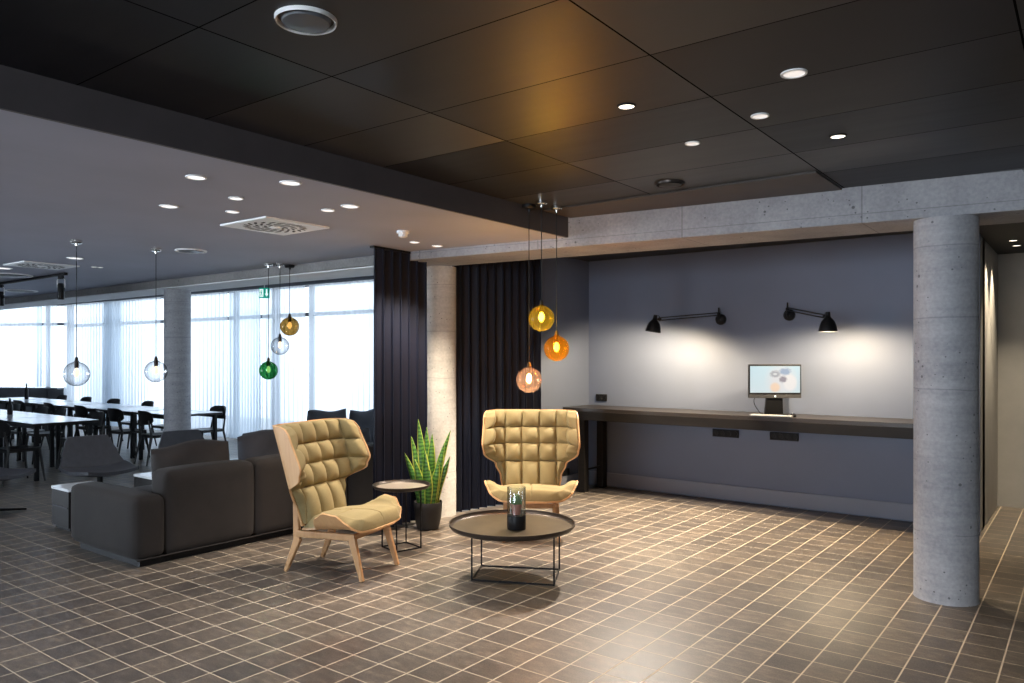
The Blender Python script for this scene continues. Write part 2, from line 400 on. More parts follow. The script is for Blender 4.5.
def obj(name, bm, mat, parent=None, smooth=True, bevel=0, seg=2, angle=35, loc=None, rotz=0, sub=0):
    bmesh.ops.recalc_face_normals(bm, faces=bm.faces)
    me = bpy.data.meshes.new(name); bm.to_mesh(me); bm.free()
    for m in (mat if isinstance(mat, (list, tuple)) else [mat]): me.materials.append(m)
    o = bpy.data.objects.new(name, me); COL.objects.link(o)
    if smooth:
        for p in me.polygons: p.use_smooth = True
        try: me.set_sharp_from_angle(angle=math.radians(angle))
        except Exception: pass
    if bevel:
        b = o.modifiers.new('edge', 'BEVEL'); b.width = bevel; b.segments = seg; b.limit_method = 'ANGLE'; b.angle_limit = math.radians(40)
        b.harden_normals = False
    if sub:
        s = o.modifiers.new('soft', 'SUBSURF'); s.levels = sub; s.render_levels = sub
    if parent: o.parent = parent
    if loc: o.location = loc
    o.rotation_euler = (0, 0, rotz)
    return o
def tag(o, label=None, cat=None, group=None, kind=None):
    if label: o['label'] = label
    if cat: o['category'] = cat
    if group: o['group'] = group
    if kind: o['kind'] = kind
    return o
def thing(name, label, cat, loc=(0, 0, 0), rotz=0, group=None):
    o = bpy.data.objects.new(name, None); COL.objects.link(o); o.empty_display_size = .1
    o.location = loc; o.rotation_euler = (0, 0, rotz)
    return tag(o, label, cat, group)
def struct(name, bm, mat, **k):
    o = obj(name, bm, mat, **k); o['kind'] = 'structure'; return o
def children(o): return [c for c in bpy.data.objects if c.parent == o]
def dup(o, loc, rotz, label, group=None, top=True, parent=None):
    c = o.copy(); COL.objects.link(c)
    if top:
        c.location = loc; c.rotation_euler = (0, 0, rotz); c['label'] = label
        if group: c['group'] = group
    else: c.parent = parent
    for ch in KIDS.get(o.name, []): dup(ch, None, None, None, None, False, c)
    return c
KIDS = {}
def index_kids():
    KIDS.clear()
    for ob in bpy.data.objects:
        if ob.parent: KIDS.setdefault(ob.parent.name, []).append(ob)

def seg_box(bm, p, q, th, z0, z1, side=0):
    """wall piece between plan points p and q"""
    p, q = Vector(p), Vector(q); d = (q - p).normalized(); n = Vector((-d.y, d.x))
    a, b = p + n * (side - .5) * th, p + n * (side + .5) * th
    c, e = q + n * (side + .5) * th, q + n * (side - .5) * th
    add_prism(bm, [tuple(a), tuple(b), tuple(c), tuple(e)], z0, z1)

# ================================================================== THE ROOM
ZD, ZL, ZB, ZN, ZW = 2.763, 2.592, 2.512, 2.80, 2.933
FX = -3.46
# floor
bm = bm_new(); add_box(bm, (-10, 3.2, -.1), (32, 17.6, .2)); struct('floor', bm, M['floor'], smooth=False)
# beam line in plan (its front edge), right to left
BF = [(2.6, 6.02), (-.331, 5.686), (-5.02, 5.15), (-26, 5.15)]
def bf(x):
    for (x1, y1), (x0, y0) in zip(BF, BF[1:]):
        if x0 <= x <= x1: return y0 + (y1 - y0) * (x - x0) / (x1 - x0)
    return BF[0][1]
# dark panelled ceiling
bm = bm_new(); add_prism(bm, [(FX, -5.6), (4, -5.6), (4, 6.3), (2.6, bf(2.6) + .2), (FX, bf(FX) + .2)], ZD, ZD + .12)
struct('ceiling', bm, M['ceil_dark'], smooth=False)
bm = bm_new(); add_prism(bm, [(FX + .02, 4.95), (-1.37, 4.95), (-1.37, bf(-1.37) + .05), (FX + .02, bf(FX) + .05)], ZD - .012, ZD + .01)
struct('trim_1', bm, M['ceil_strip'], smooth=False)
# lowered grey ceiling over the lounge and dining room, with its charcoal edge
bm = bm_new(); add_prism(bm, [(-26, -5.6), (FX - .02, -5.6), (FX - .02, bf(FX) + .05), (-5.02, 5.2), (-26, 5.2)], ZL, ZL + .2)
struct('ceiling.001', bm, M['ceil_grey'], smooth=False)
bm = bm_new(); add_box(bm, (FX - .01, (-5.6 + bf(FX) + .02) / 2, (ZL + ZD + .02) / 2 - .001), (.022, bf(FX) + .02 + 5.6, ZD - ZL + .02))
struct('trim_2', bm, M['fascia'], smooth=False)
# main concrete beam
bm = bm_new(); add_prism(bm, [(2.6, bf(2.6)), (2.6, bf(2.6) + .5), (-5.36, 5.72), (-5.36, 5.13)][::-1], ZB, ZD + .06)
struct('trim_3', bm, M['concrete'], smooth=False, bevel=.006)
# the same beam line over the dining room, shallower
bm = bm_new(); add_prism(bm, [(-5.37, 5.15), (-5.37, 5.70), (-26, 5.70), (-26, 5.15)][::-1], 2.50, 3.0)
struct('trim_4', bm, M['concrete_left'], smooth=False, bevel=.006)
bm = bm_new(); add_box(bm, (-15.7, 5.44, 2.495), (20.6, .50, .012)); struct('lit_soffit', bm, M['ceil_white'], smooth=False)  # white slab added so the beam's underside looks lit by the windows
# raised white ceiling between beam and glazing
WL = [(-5.2, 8.86), (-9.37, 8.66), (-20.19, 8.334), (-21.84, 7.552), (-25.6, 5.77)]   # glazing line in plan
bm = bm_new(); add_prism(bm, [(-5.2, 5.66), (-5.2, 9.2), (-20.3, 8.75), (-26, 6.2), (-26, 5.66)], ZW, ZW + .12)
struct('ceiling.002', bm, M['ceil_white'], smooth=False)
# study nook: ceiling, back wall, side wall, skirting
bm = bm_new(); add_prism(bm, [(-5.24, 5.72), (-.8, 5.95), (-.8, 8.45), (-5.24, 8.45)], ZN, ZN + .12)
struct('ceiling.003', bm, M['black_ceil'], smooth=False)
bm = bm_new(); add_box(bm, ((-5.24 - .8) / 2, 8.26 + .1, 1.45), (4.44, .2, 2.9)); struct('wall_back', bm, M['wall_blue'], smooth=False)
bm = bm_new(); add_box(bm, (-5.14, 7.76, 1.45), (.2, 1.2, 2.9)); struct('wall_left', bm, M['wall_blue'], smooth=False)
bm = bm_new(); add_box(bm, ((-5.04 - 1.0) / 2, 8.25, .085 + .008), (4.04, .02, .155)); struct('baseboard_back', bm, M['wall_blue_base'], smooth=False)
bm = bm_new(); add_box(bm, (-5.03, 7.70, .093), (.02, 1.06, .155)); struct('baseboard_left', bm, M['wall_blue_base'], smooth=False)
# wall between nook and hall, hall walls
bm = bm_new(); add_box(bm, (-.90, 8.84, 1.45), (.2, 1.72, 2.9)); struct('wall_hall', bm, M['wall_hall'], smooth=False)
bm = bm_new(); add_box(bm, (-.895, 7.995, 1.45), (.206, .03, 2.9)); struct('wall_end', bm, M['wall_blue'], smooth=False)
bm = bm_new(); add_box(bm, (1.2, 9.76, 1.45), (4.2, .12, 2.9)); struct('wall_hall_end', bm, M['wall_hall'], smooth=False)
bm = bm_new(); add_prism(bm, [(-.81, 6.05), (3.2, 6.4), (3.2, 9.8), (-.81, 9.8)], 2.70, 2.9); struct('ceiling.004', bm, M['black_ceil'], smooth=False)
bm = bm_new(); add_box(bm, (3.3, 8.0, 1.45), (.2, 3.8, 2.9)); struct('wall_hall_right', bm, M['wall_hall'], smooth=False)
# dark door at the end of the hall
d1 = thing('door_1', 'dark door beside the pale end wall of the hall', 'door', (0.02, 9.70, 0)); d1['kind'] = 'structure'
bm = bm_new(); add_box(bm, (0, -.02, 1.06), (1.0, .04, 2.08)); obj('door_leaf', bm, M['wall_dark'], d1, smooth=False, bevel=.003)
bm = bm_new()
add_box(bm, (-.54, -.03, 1.09), (.08, .06, 2.18)); add_box(bm, (.54, -.03, 1.09), (.08, .06, 2.18)); add_box(bm, (0, -.03, 2.15), (1.0, .06, .08))
obj('door_frame', bm, M['alu'], d1, smooth=False, bevel=.003)
# rest of the shell, out of the picture
bm = bm_new(); add_box(bm, (4.1, .4, 1.45), (.2, 12.2, 2.9)); struct('wall_right', bm, M['wall_hall'], smooth=False)
bm = bm_new(); add_box(bm, (-3.5, -5.5, .45), (15, .2, .9)); add_box(bm, (-3.5, -5.5, 2.72), (15, .2, .4))
for a_, b_ in ((-11, -3.4), (.8, 4)): add_box(bm, ((a_ + b_) / 2, -5.5, 1.7), (b_ - a_, .2, 1.7))
struct('wall_front', bm, M['wall_hall'], smooth=False)
bm = bm_new(); add_box(bm, (-11, -2, .15), (.2, 7, .3)); add_box(bm, (-11, -2, 2.76), (.2, 7, .32))
for k in range(4): add_box(bm, (-11, -5.4 + k * 2.27, 1.5), (.2, .12, 2.4))
struct('wall_far_left', bm, M['ceil_white'], smooth=False)
bm = bm_new(); add_box(bm, (-18.5, 1.45, 1.45), (15.2, .2, 2.9)); add_box(bm, (-26, 3.8, 1.45), (.2, 4.6, 2.9)); struct('wall_dining', bm, M['ceil_white'], smooth=False)

# ------------------------------------------------------------------ glazing with mullions, sheers and sill
def on_line(px):                            # where column px meets the glazing line
    r = (px - 512) / FOC; dx, dy = -SY + r * CY, CY + r * SY
    for (x0, y0), (x1, y1) in zip(WL, WL[1:]):
        ex, ey = x1 - x0, y1 - y0
        det = dx * -ey + ex * dy
        if abs(det) < 1e-9: continue
        t = (x0 * -ey + ex * y0) / det; s = (dx * y0 - dy * x0) / det
        if t > 0 and -1e-6 <= s <= 1 + 1e-6: return Vector((dx * t, dy * t))
    return None
P0 = Vector(WL[0]); P1 = Vector(WL[1]); P2 = Vector(WL[2]); P3 = Vector(WL[3]); P4 = Vector(WL[4])
def window(n, a, b, transom=2.37, sill=.03, posts=()):
    w = bpy.data.objects.new('window_%d' % n, None); COL.objects.link(w); w['kind'] = 'structure'
    w.location = (a.x, a.y, 0)
    A, B = Vector((0, 0)), b - a
    d = B.normalized(); nrm = Vector((-d.y, d.x))
    if nrm.y < 0: nrm = -nrm
    off = nrm * .22
    bm = bm_new()
    for p in (A, B): seg_box(bm, p + off - d * .03, p + off + d * .03, .09, 0, 2.93)
    for p in posts: q = Vector(p) - a; seg_box(bm, q + off - d * .045, q + off + d * .045, .1, 0, 2.93)
    for z0, z1 in ((0, .08), (transom - .035, transom + .035), (2.87, 2.93)): seg_box(bm, A + off, B + off, .07, z0, z1)
    if sill > .1: seg_box(bm, A + off, B + off, .08, 0, sill)
    obj('window_frame', bm, M['alu'], w, smooth=False)
    bm = bm_new(); seg_box(bm, A + off, B + off, .008, .05, 2.9); obj('pane', bm, M['pane'], w, smooth=False)
    if sill > .1:
        bm = bm_new(); seg_box(bm, A - nrm * .02, B - nrm * .02, .30, sill - .03, sill); obj('window_sill', bm, M['alu'], w, smooth=False)
    return w
cuts = [375, 302, 227, 162, 108, 64.2]
pts = [P0, P1 + (P1 - P0) * 0]
wp = [P0] + [on_line(p) for p in cuts[:-1]] + [P2]
for i, (a, b) in enumerate(zip(wp, wp[1:])):
    ps = [on_line(266)] if i == 2 else ()
    window(i + 1, a, b, 2.37, .03, ps)
window(7, P2, on_line(41), 2.42, .84)
window(8, on_line(41), P3 + (P4 - P3) * .35, 2.42, .84)
window(9, P3 + (P4 - P3) * .35, P4, 2.42, .84)
# pelmet/track above the sheers
bm = bm_new()
for a, b in zip([P0, P1, P2, P3], [P1, P2, P3, P4]): seg_box(bm, a, b, .10, 2.872, 2.935)
struct('trim_5', bm, M['alu'], smooth=False)

def sheer(a, b, mat, label, amp=.045, wave=.13, z0=.03, z1=2.87, n=None, seed=0, stub=None):
    rnd = random.Random(seed)
    L = (b - a).length; d = (b - a) / L; nrm = Vector((-d.y, d.x))
    n = n or int(L / wave * 8)
    ph = [rnd.uniform(0, 6.28) for _ in range(4)]
    bm = bm_new()
    def fn(u, v):
        s = u * L
        w = math.sin(s / wave * 2 * PI + 1.3 * math.sin(s * 1.7 + ph[0])) * amp * (.75 + .35 * math.sin(s * 2.3 + ph[1]))
        w *= (.55 + .45 * (1 - v)) ; p = d * s + nrm * w
        return Vector((p.x, p.y, z0 + (z1 - z0) * v))
    add_grid(bm, fn, n, 6)
    o = obj('sheer_curtain', bm, mat, loc=(a.x, a.y, 0), angle=80)
    tag(o, label, 'curtain', 'white sheer curtains along the glazing')
    return o
def inner(px, k=.0):
    p = on_line(px); return p
gap = Vector((0, -.0))
sheer(P0 + Vector((-.4, 0)), on_line(306) + Vector((.06, 0)), M['sheer'], 'white sheer curtain between the dark drape and the thick window post', seed=1)
sheer(on_line(305), on_line(262), M['sheer'], 'white sheer curtain hanging behind the cluster of three pendants', seed=2, amp=.04)
sheer(on_line(261), on_line(229), M['sheer_dense'], 'bunched bluish sheer curtain drawn aside left of the exit sign', wave=.09, amp=.07, seed=3)
sheer(on_line(228.5), on_line(164), M['sheer'], 'white sheer curtain just right of the thin concrete column', seed=4)
sheer(on_line(160), on_line(123), M['sheer'], 'white sheer curtain behind the pendant nearest the thin column', seed=5)
sheer(on_line(122.5), on_line(104), M['sheer_dense'], 'bunched bluish sheer curtain between the two single clear pendants', wave=.09, amp=.08, seed=6)
sheer(on_line(103.5), P2 + Vector((.1, 0)), M['sheer'], 'white sheer curtain behind the leftmost clear pendant', seed=7)
sheer(P2 + Vector((-.1, -.06)), on_line(43), M['sheer'], 'narrow sheer curtain at the angled corner of the glazing', z0=.86, seed=8)
sheer(on_line(42.5), on_line(36), M['sheer_dense'], 'thin bunched strip of sheer curtain over the grey window sill', z0=.86, wave=.09, amp=.05, seed=9)
sheer(on_line(35.5), P3 + (P4 - P3) * .9, M['sheer'], 'wide sheer curtain at the far left above the grey window sill', z0=.86, seed=10)
# pelmet hooks seen as dark dots along the transom
# ------------------------------------------------------------------ columns
def column(px, py, r, mat, ztop, label, name='concrete_column'):
    x, y = at_z(px, py, 0); v = Vector((x, y)); v += v.normalized() * r
    bm = bm_new(); add_lathe(bm, [(r + .004, 0), (r, .01), (r, ztop)], 72)
    o = obj(name, bm, mat, loc=(v.x, v.y, 0)); tag(o, label, None, None, 'structure'); return v
column(945.8, 605.5, .191, M['concrete_round'], 2.5115, 'thick round concrete column at the right in front of the hall')
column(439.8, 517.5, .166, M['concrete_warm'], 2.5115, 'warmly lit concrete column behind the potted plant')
bm = bm_new(); add_lathe(bm, [(.165, 0), (.165, 2.52)], 48)
x, y = at_depth(177.5, 10.12)
tag(obj('concrete_column', bm, M['concrete_round'], loc=(x, y, 0)), 'thin round concrete column among the dining tables', None, None, 'structure')

# ------------------------------------------------------------------ dark drapes
def drape(a, b, z0, z1, label, folds, amp, seed=0, flat=0):
    rnd = random.Random(seed)
    a, b = Vector(a), Vector(b); L = (b - a).length; d = (b - a) / L; nrm = Vector((-d.y, d.x))
    amps = [rnd.uniform(.7, 1.2) for _ in range(folds + 2)]
    def prof(u):
        k = u * folds; i = int(k); w0 = amps[min(i, folds)] * (1 - (k - i)) + amps[min(i + 1, folds + 1)] * (k - i)
        return u * L + .16 * math.sin(4 * PI * k) * L / folds, math.sin(2 * PI * k) * amp * w0
    bm = bm_new()
    def fn(u, v):
        s, o = prof(u); o *= (1 - .25 * v); p = d * s + nrm * o
        return Vector((p.x, p.y, z0 + (z1 - z0) * v))
    def fb(u, v):
        s, o = prof(u); o *= (1 - .25 * v); p = d * s + nrm * (o - .008)
        return Vector((p.x, p.y, z0 + (z1 - z0) * v))
    add_grid(bm, fn, folds * 24, 5, fb)
    t = thing('drape', label, 'curtain', (a.x, a.y, 0))
    obj('fabric', bm, M['drape'], t, angle=70)
    bm = bm_new(); q = b - a; seg_box(bm, Vector((0, 0)) - d * .03, q + d * .03, .05, z1 - .002, z1 + .018)
    obj('curtain_track', bm, M['black'], t, smooth=False)
    return t
drape((-5.10, 4.70), (-5.14, 5.39), .05, ZL - .02, 'dark navy floor-length drape beside the sofa, in front of the beam', 6, .05, 4)
drape((-5.24, 5.90), (-4.99, 7.12), .004, ZN - .02, 'wide dark navy drape behind the front-facing armchair', 11, .05, 9)

# ================================================================== CEILING FITTINGS
def disc_light(px, py, z, r, mat, label, group, ring=None):
    x, y = at_z(px, py, z)
    t = thing('downlight', label, 'ceiling light', (x, y, z), 0, group)
    bm = bm_new(); add_lathe(bm, [(r * .80, -.001), (r * .83, -.006), (r * 1.0, -.006), (r * 1.02, 0), (r * 1.02, .004), (r * .8, .004)], 32, cap=False)
    obj('trim_ring', bm, ring or M['white_metal'], t)
    bm = bm_new(); add_lathe(bm, [(1e-5, -.003), (r * .81, -.003), (r * .81, .003)], 32, cap=False); obj('lens', bm, mat, t)
    return x, y
GD = 'recessed downlights in the dark panel ceiling'
dark_lights = [(794, 73, 'topmost downlight in the dark ceiling, with a pale lens', 'lamp_dim', .052), (760, 115.5, 'small pale downlight below and left of the topmost one', 'lamp_dim', .043),
    (626.5, 106, 'bright warm downlight in the brownish part of the dark ceiling', 'lamp_warm', .044), (692.5, 143, 'small pale downlight closest to the round ceiling vent', 'lamp_dim', .040), (838, 136, 'bright downlight nearest to the thick column in the dark ceiling', 'lamp_warm', .044)]
DL = {}
for px, py, lab, m_, r in dark_lights: DL[px] = disc_light(px, py, ZD, r, M[m_], lab, GD, M['black'] if m_ == 'lamp_warm' else None)
GL = 'recessed downlights in the lowered grey ceiling'
grey_lights = [(196, 177, .055, 'white downlight in the grey ceiling closest to the charcoal edge at left'), (290.5, 182.5, .06, 'largest white downlight, between the charcoal edge and the square diffuser'),
    (236, 198, .045, 'small downlight above the square swirl diffuser'), (169, 206, .06, 'white downlight left of the square swirl diffuser'), (232.5, 211.5, .045, 'small downlight touching the rear left corner of the square diffuser'),
    (328, 210, .045, 'small downlight right of the square diffuser, paired with a bigger one'), (350, 206, .06, 'bigger downlight of the pair right of the square diffuser'),
    (414.5, 242, .045, 'tiny warm downlight beside the smoke detector'), (437.5, 245.8, .05, 'flush downlight above the warmly lit column'), (75, 258, .075, 'white downlight behind the cord of the leftmost pendant'),
    (94, 266.8, .03, 'tiny left fitting of the pair of spots before the dining windows'), (100, 267.2, .03, 'tiny right fitting of the pair of spots before the dining windows'), (2, 268, .10, 'white downlight cut off by the left edge of the picture')]
for px, py, r, lab in grey_lights: DL[px] = disc_light(px, py, ZL, r, M['lamp_white'], lab, GL)
# round ceiling vents
def round_vent(px, py, z, r, label, pale=True):
    x, y = at_z(px, py, z); t = thing('round_ceiling_vent', label, 'vent', (x, y, z), 0, 'round ceiling vents')
    bm = bm_new(); add_lathe(bm, [(r * .90, .0), (r * .93, -.012), (r * .97, -.014), (r * 1.0, -.006), (r * 1.0, .004), (r * .88, .004)], 56, cap=False)
    obj('rim', bm, M['white_metal'] if pale else M['dark_metal'], t)
    bm = bm_new(); add_lathe(bm, [(1e-5, -.022), (r * .35, -.021), (r * .74, -.016), (r * .80, -.006), (r * .80, .002)], 56, cap=False)
    obj('valve_plate', bm, M['vent_grey'] if pale else M['black'], t)
    bm = bm_new(); add_lathe(bm, [(r * .78, .0005), (r * .90, .0005)], 56, cap=False); obj('gap', bm, M['slot'], t)
round_vent(306, 19, ZD, .105, 'large round grey vent near the top of the dark ceiling')
round_vent(670, 183, ZD, .10, 'round black vent in the dark ceiling close to the beam', False)
round_vent(191, 250.3, ZL, .14, 'round white vent right of the cord of the pendant by the thin column')
round_vent(10, 274.8, ZL, .24, 'round white vent beyond the track at left, the nearer one')
round_vent(21, 290.5, ZL, .22, 'round white vent beside the beam at left, the farther one')
# square swirl diffusers
def diffuser(corners, label):
    ps = [Vector(at_z(px, py, ZL)) for px, py in corners]
    c = sum(ps, Vector((0, 0))) / 4; side = .5 * ((ps[1] - ps[0]).length + (ps[2] - ps[1]).length)
    t = thing('swirl_diffuser', label, 'air diffuser', (c.x, c.y, ZL), 0, 'square air diffusers')
    bm = bm_new(); add_box(bm, (0, 0, -.003), (side, side, .018)); obj('plate', bm, M['white_metal'], t, smooth=False, bevel=.003)
    bm = bm_new()
    for ring, (r0, r1, n) in enumerate(((.10, .17, 9), (.20, .28, 14), (.31, .41, 20))):
        for k in range(n):
            a = 2 * PI * k / n + ring * .2; q = []
            for s, wd in ((0, .05), (.5, .11), (1, .05)):
                rr = (r0 + (r1 - r0) * s) * side; aa = a + s * .9 * (.18 / (r0 + .05)) * .5
                q.append((Vector((math.cos(aa), math.sin(aa))) * rr, Vector((-math.sin(aa), math.cos(aa))) * wd * side * .28))
            l = [bm.verts.new((p.x + w.x, p.y + w.y, -.0135)) for p, w in q]; rgt = [bm.verts.new((p.x - w.x, p.y - w.y, -.0135)) for p, w in q]
            for i in range(2): bm.faces.new((l[i], l[i + 1], rgt[i + 1], rgt[i]))
    obj('slots', bm, M['slot'], t, smooth=False)
    bm = bm_new(); add_lathe(bm, [(1e-5, -.02), (side * .07, -.019), (side * .08, -.012)], 24, cap=False); obj('centre_boss', bm, M['white_metal'], t)
diffuser([(220.5, 224.5), (266, 216), (329.5, 227), (283, 234)], 'square white swirl diffuser above the lounge')
diffuser([(3, 264.5), (24, 260.5), (79, 265.5), (58, 269.3)], 'square white swirl diffuser further away at the left edge')
# smoke detector
x, y = at_z(403, 231, ZL); t = thing('smoke_detector', 'white smoke detector on the grey ceiling beside the dark drape', 'smoke detector', (x, y, ZL))
bm = bm_new(); add_lathe(bm, [(.05, 0), (.052, -.015), (.05, -.02), (1e-5, -.02)], 32, cap=False); obj('mount', bm, M['white_metal'], t)
bm = bm_new(); add_lathe(bm, [(.036, -.02), (.034, -.045), (.022, -.052), (1e-5, -.053)], 32, cap=False); obj('sensor_head', bm, M['white_metal'], t)
# track with two spotlights
a = Vector(at_z(66, 272.5, ZL)); b_ = Vector(at_z(-40, 288.8, ZL))
t = thing('ceiling_track', 'thin black ceiling track carrying two spotlights at left', 'light track', (a.x, a.y, ZL))
bm = bm_new(); seg_box(bm, (0, 0), b_ - a, .035, -.03, 0); obj('rail', bm, M['black'], t, smooth=False)
def track_spot(px, py, label):
    f = (px - 66) / (-40 - 66); p = Vector(at_z(px, 272.5 + f * 16.3, ZL))
    t = thing('track_spotlight', label, 'spotlight', (p.x, p.y, ZL - .03), .6, 'black spotlights hanging from the track')
    bm = bm_new(); add_box(bm, (0, 0, -.02), (.06, .03, .04)); obj('adapter', bm, M['black'], t, smooth=False, bevel=.003)
    bm = bm_new(); add_tube(bm, [(-.045, 0, -.14), (-.045, 0, -.05), (-.03, 0, -.035), (.03, 0, -.035), (.045, 0, -.05), (.045, 0, -.14)], .006, 8); obj('yoke', bm, M['white_metal'], t)
    bm = bm_new(); add_lathe(bm, [(.034, -.28), (.038, -.27), (.038, -.11), (.028, -.09), (1e-5, -.09)], 24, cap=False); cn = obj('can', bm, M['black'], t)
    bm = bm_new(); add_lathe(bm, [(1e-5, -.272), (.034, -.272)], 24, cap=False); obj('lens', bm, M['lamp_dim'], cn)
track_spot(61, 273, 'black track spotlight at the near end of the track'); track_spot(1, 283, 'black track spotlight cut by the left edge of the picture')

# ------------------------------------------------------------------ glass globe pendants
LIGHTS = []
def add_light(name, kind, loc, energy, color=(1, 1, 1), size=.05, target=None, spot=None, blend=.5):
    l = bpy.data.lights.new(name, kind); l.energy = energy; l.color = color
    if kind in ('POINT', 'SPOT'): l.shadow_soft_size = size
    if kind == 'SPOT': l.spot_size = math.radians(spot); l.spot_blend = blend
    o = bpy.data.objects.new(name, l); COL.objects.link(o); o.location = loc
    if target is not None:
        o.rotation_euler = (Vector(target) - Vector(loc)).to_track_quat('-Z', 'Y').to_euler()
    LIGHTS.append(o); return o
def pendant(px, d, ztop, gy, r, glass, bulb, label, group, canopy, watts, col, canopy_r=.045):
    x, y = at_depth(px, d); gz = EYE - (gy - HOR) * d / FOC
    t = thing('globe_pendant', label, 'pendant lamp', (x, y, ztop), 0, group); g = gz - ztop
    bm = bm_new(); add_lathe(bm, [(1e-5, 0), (canopy_r, 0), (canopy_r, -.022), (canopy_r * .85, -.03), (.012, -.032), (.01, -.05), (1e-5, -.05)], 32, cap=False); obj('canopy', bm, canopy, t)
    bm = bm_new(); add_tube(bm, [(0, 0, -.045), (0, 0, g + r + .04)], .0032, 8); obj('cord', bm, M['black'], t)
    gb = bm_new()
    prof = [(1e-5, -r)] + [(math.sin(PI * i / 22) * r, -math.cos(PI * i / 22) * r) for i in range(1, 21)] + [(r * .2, r * 1.02), (r * .14, r * 1.12), (.013, r * 1.3)]
    add_lathe(gb, prof, 40, (0, 0, g), cap=False); go = obj('globe', gb, glass, t)
    bm = bm_new(); add_lathe(bm, [(.005, r * 1.42), (.013, r * 1.30), (.017, r * 1.0), (.019, r * .62), (.016, r * .5), (1e-5, r * .5)], 20, (0, 0, g), cap=False); so = obj('socket', bm, M['dark_metal'] if watts < 2 else M['bronze'], t)
    bm = bm_new(); add_sphere(bm, (0, 0, g + r * .12), r * .20, 18, 12, (1, 1, 1.9)); obj('bulb', bm, bulb, so)
    if watts: add_light('pendant_glow', 'POINT', (x, y, gz - r * .1), watts, col, .025)
GP = 'glass globe pendants over the coffee table'
pendant(541.5, 5.70, ZD, 318.5, .096, M['g_olive'], M['bulb'], 'olive yellow glass globe pendant, the highest of the lit three', GP, M['chrome'], 17, (1, .72, .26))
pendant(556.5, 5.89, ZD, 348.5, .097, M['g_amber'], M['bulb'], 'deep amber glass globe pendant at middle height near the nook', GP, M['chrome'], 17, (1, .60, .20))
pendant(529, 5.85, ZD, 380, .098, M['g_rose'], M['bulb'], 'rose glass globe pendant hanging lowest over the coffee table', GP, M['black'], 20, (1, .68, .40), .055)
GQ = 'cluster of three globe pendants above the sofa'
pendant(268.5, 8.07, ZL, 370.5, .096, M['g_green'], M['bulb_soft'], 'bottle green glass globe pendant hanging lowest of its cluster', GQ, M['chrome'], 3, (.7, 1, .6))
pendant(280, 8.10, ZL, 346, .094, M['g_clear'], M['bulb_soft'], 'clear glass globe pendant between the green and the gold one', GQ, M['chrome'], 1.5, (1, .9, .8))
pendant(289.7, 8.24, ZL, 326.5, .100, M['g_gold'], M['bulb_soft'], 'smoky gold glass globe pendant, highest of its cluster', GQ, M['black'], 3, (1, .8, .5), .055)
pendant(76.5, 6.49, ZL, 374, .103, M['g_clear'], M['bulb_soft'], 'clear glass globe pendant hanging alone at far left', 'single clear pendants', M['chrome'], 1.5, (1, .9, .8))
pendant(156, 6.96, ZL, 371.5, .098, M['g_clear'], M['bulb_soft'], 'clear glass globe pendant hanging next to the thin column', 'single clear pendants', M['chrome'], 1.5, (1, .85, .7))

# ------------------------------------------------------------------ exit sign
x, y = at_depth(264.3, 12.2); zc = EYE + (357 - 293) * 12.2 / FOC
t = thing('exit_sign', 'small green emergency exit sign hanging before the sheer curtains', 'exit sign', (x, y, zc), YAW)
bm = bm_new(); add_box(bm, (0, 0, 0), (.165, .02, .165)); obj('sign_panel', bm, M['green_sign'], t, smooth=False, bevel=.003)
bm = bm_new()                              # running figure in a doorway, and a downward arrow
F_ = -.0125
def quad2(pts): bm.faces.new([bm.verts.new((p[0], F_, p[1])) for p in pts])
quad2([(-.072, -.06), (-.012, -.06), (-.012, .062), (-.072, .062)])
quad2([(.030, .06), (.052, .06), (.052, -.015), (.030, -.015)]); quad2([(.012, -.012), (.070, -.012), (.041, -.06)])
pg = obj('pictogram', bm, M['white_sign'], t, smooth=False)
bm = bm_new(); F_ = -.0135
quad2([(-.05, .028), (-.034, .028), (-.034, .044), (-.05, .044)]); quad2([(-.056, .024), (-.030, .020), (-.034, -.012), (-.048, -.010)])
quad2([(-.046, -.010), (-.036, -.012), (-.022, -.044), (-.032, -.046)]); quad2([(-.050, -.008), (-.042, -.010), (-.052, -.048), (-.062, -.046)])
quad2([(-.054, .022), (-.050, .012), (-.066, .002), (-.070, .008)])
obj('running_figure', bm, M['green_sign'], pg, smooth=False)
bm = bm_new(); add_tube(bm, [(0, 0, .08), (0, 0, ZW - zc)], .006, 8); obj('hanger', bm, M['white_metal'], t)

# ================================================================== COUNTER NOOK
cx0, cx1, cy0, cy1, cz = -5.035, -1.005, 7.65, 8.235, 1.0
t = thing('wall_counter', 'long dark wooden counter along the blue-grey wall of the nook', 'counter', ((cx0 + cx1) / 2, 7.95, 0))
L = cx1 - cx0
bm = bm_new(); add_box(bm, (0, 0, cz - .02), (L, cy1 - cy0, .04)); obj('counter_top', bm, M['counter_top'], t, smooth=False, bevel=.002)
bm = bm_new(); add_box(bm, (0, cy0 - 7.95 + .018, cz - .09), (L, .03, .10)); obj('apron', bm, M['blackw'], t, smooth=False, bevel=.002)
for lx, ly in ((-4.80, 7.74), (-4.80, 8.17), (-1.15, 7.74), (-1.15, 8.17)):
    bm = bm_new(); add_box(bm, (lx - (cx0 + cx1) / 2, ly - 7.95, (cz - .04) / 2), (.09, .09, cz - .04)); obj('leg', bm, M['blackw'], t, smooth=False, bevel=.003)
bm = bm_new(); add_box(bm, (-4.80 - (cx0 + cx1) / 2, 0, .26), (.02, .36, .02)); obj('stretcher', bm, M['black'], t, smooth=False)

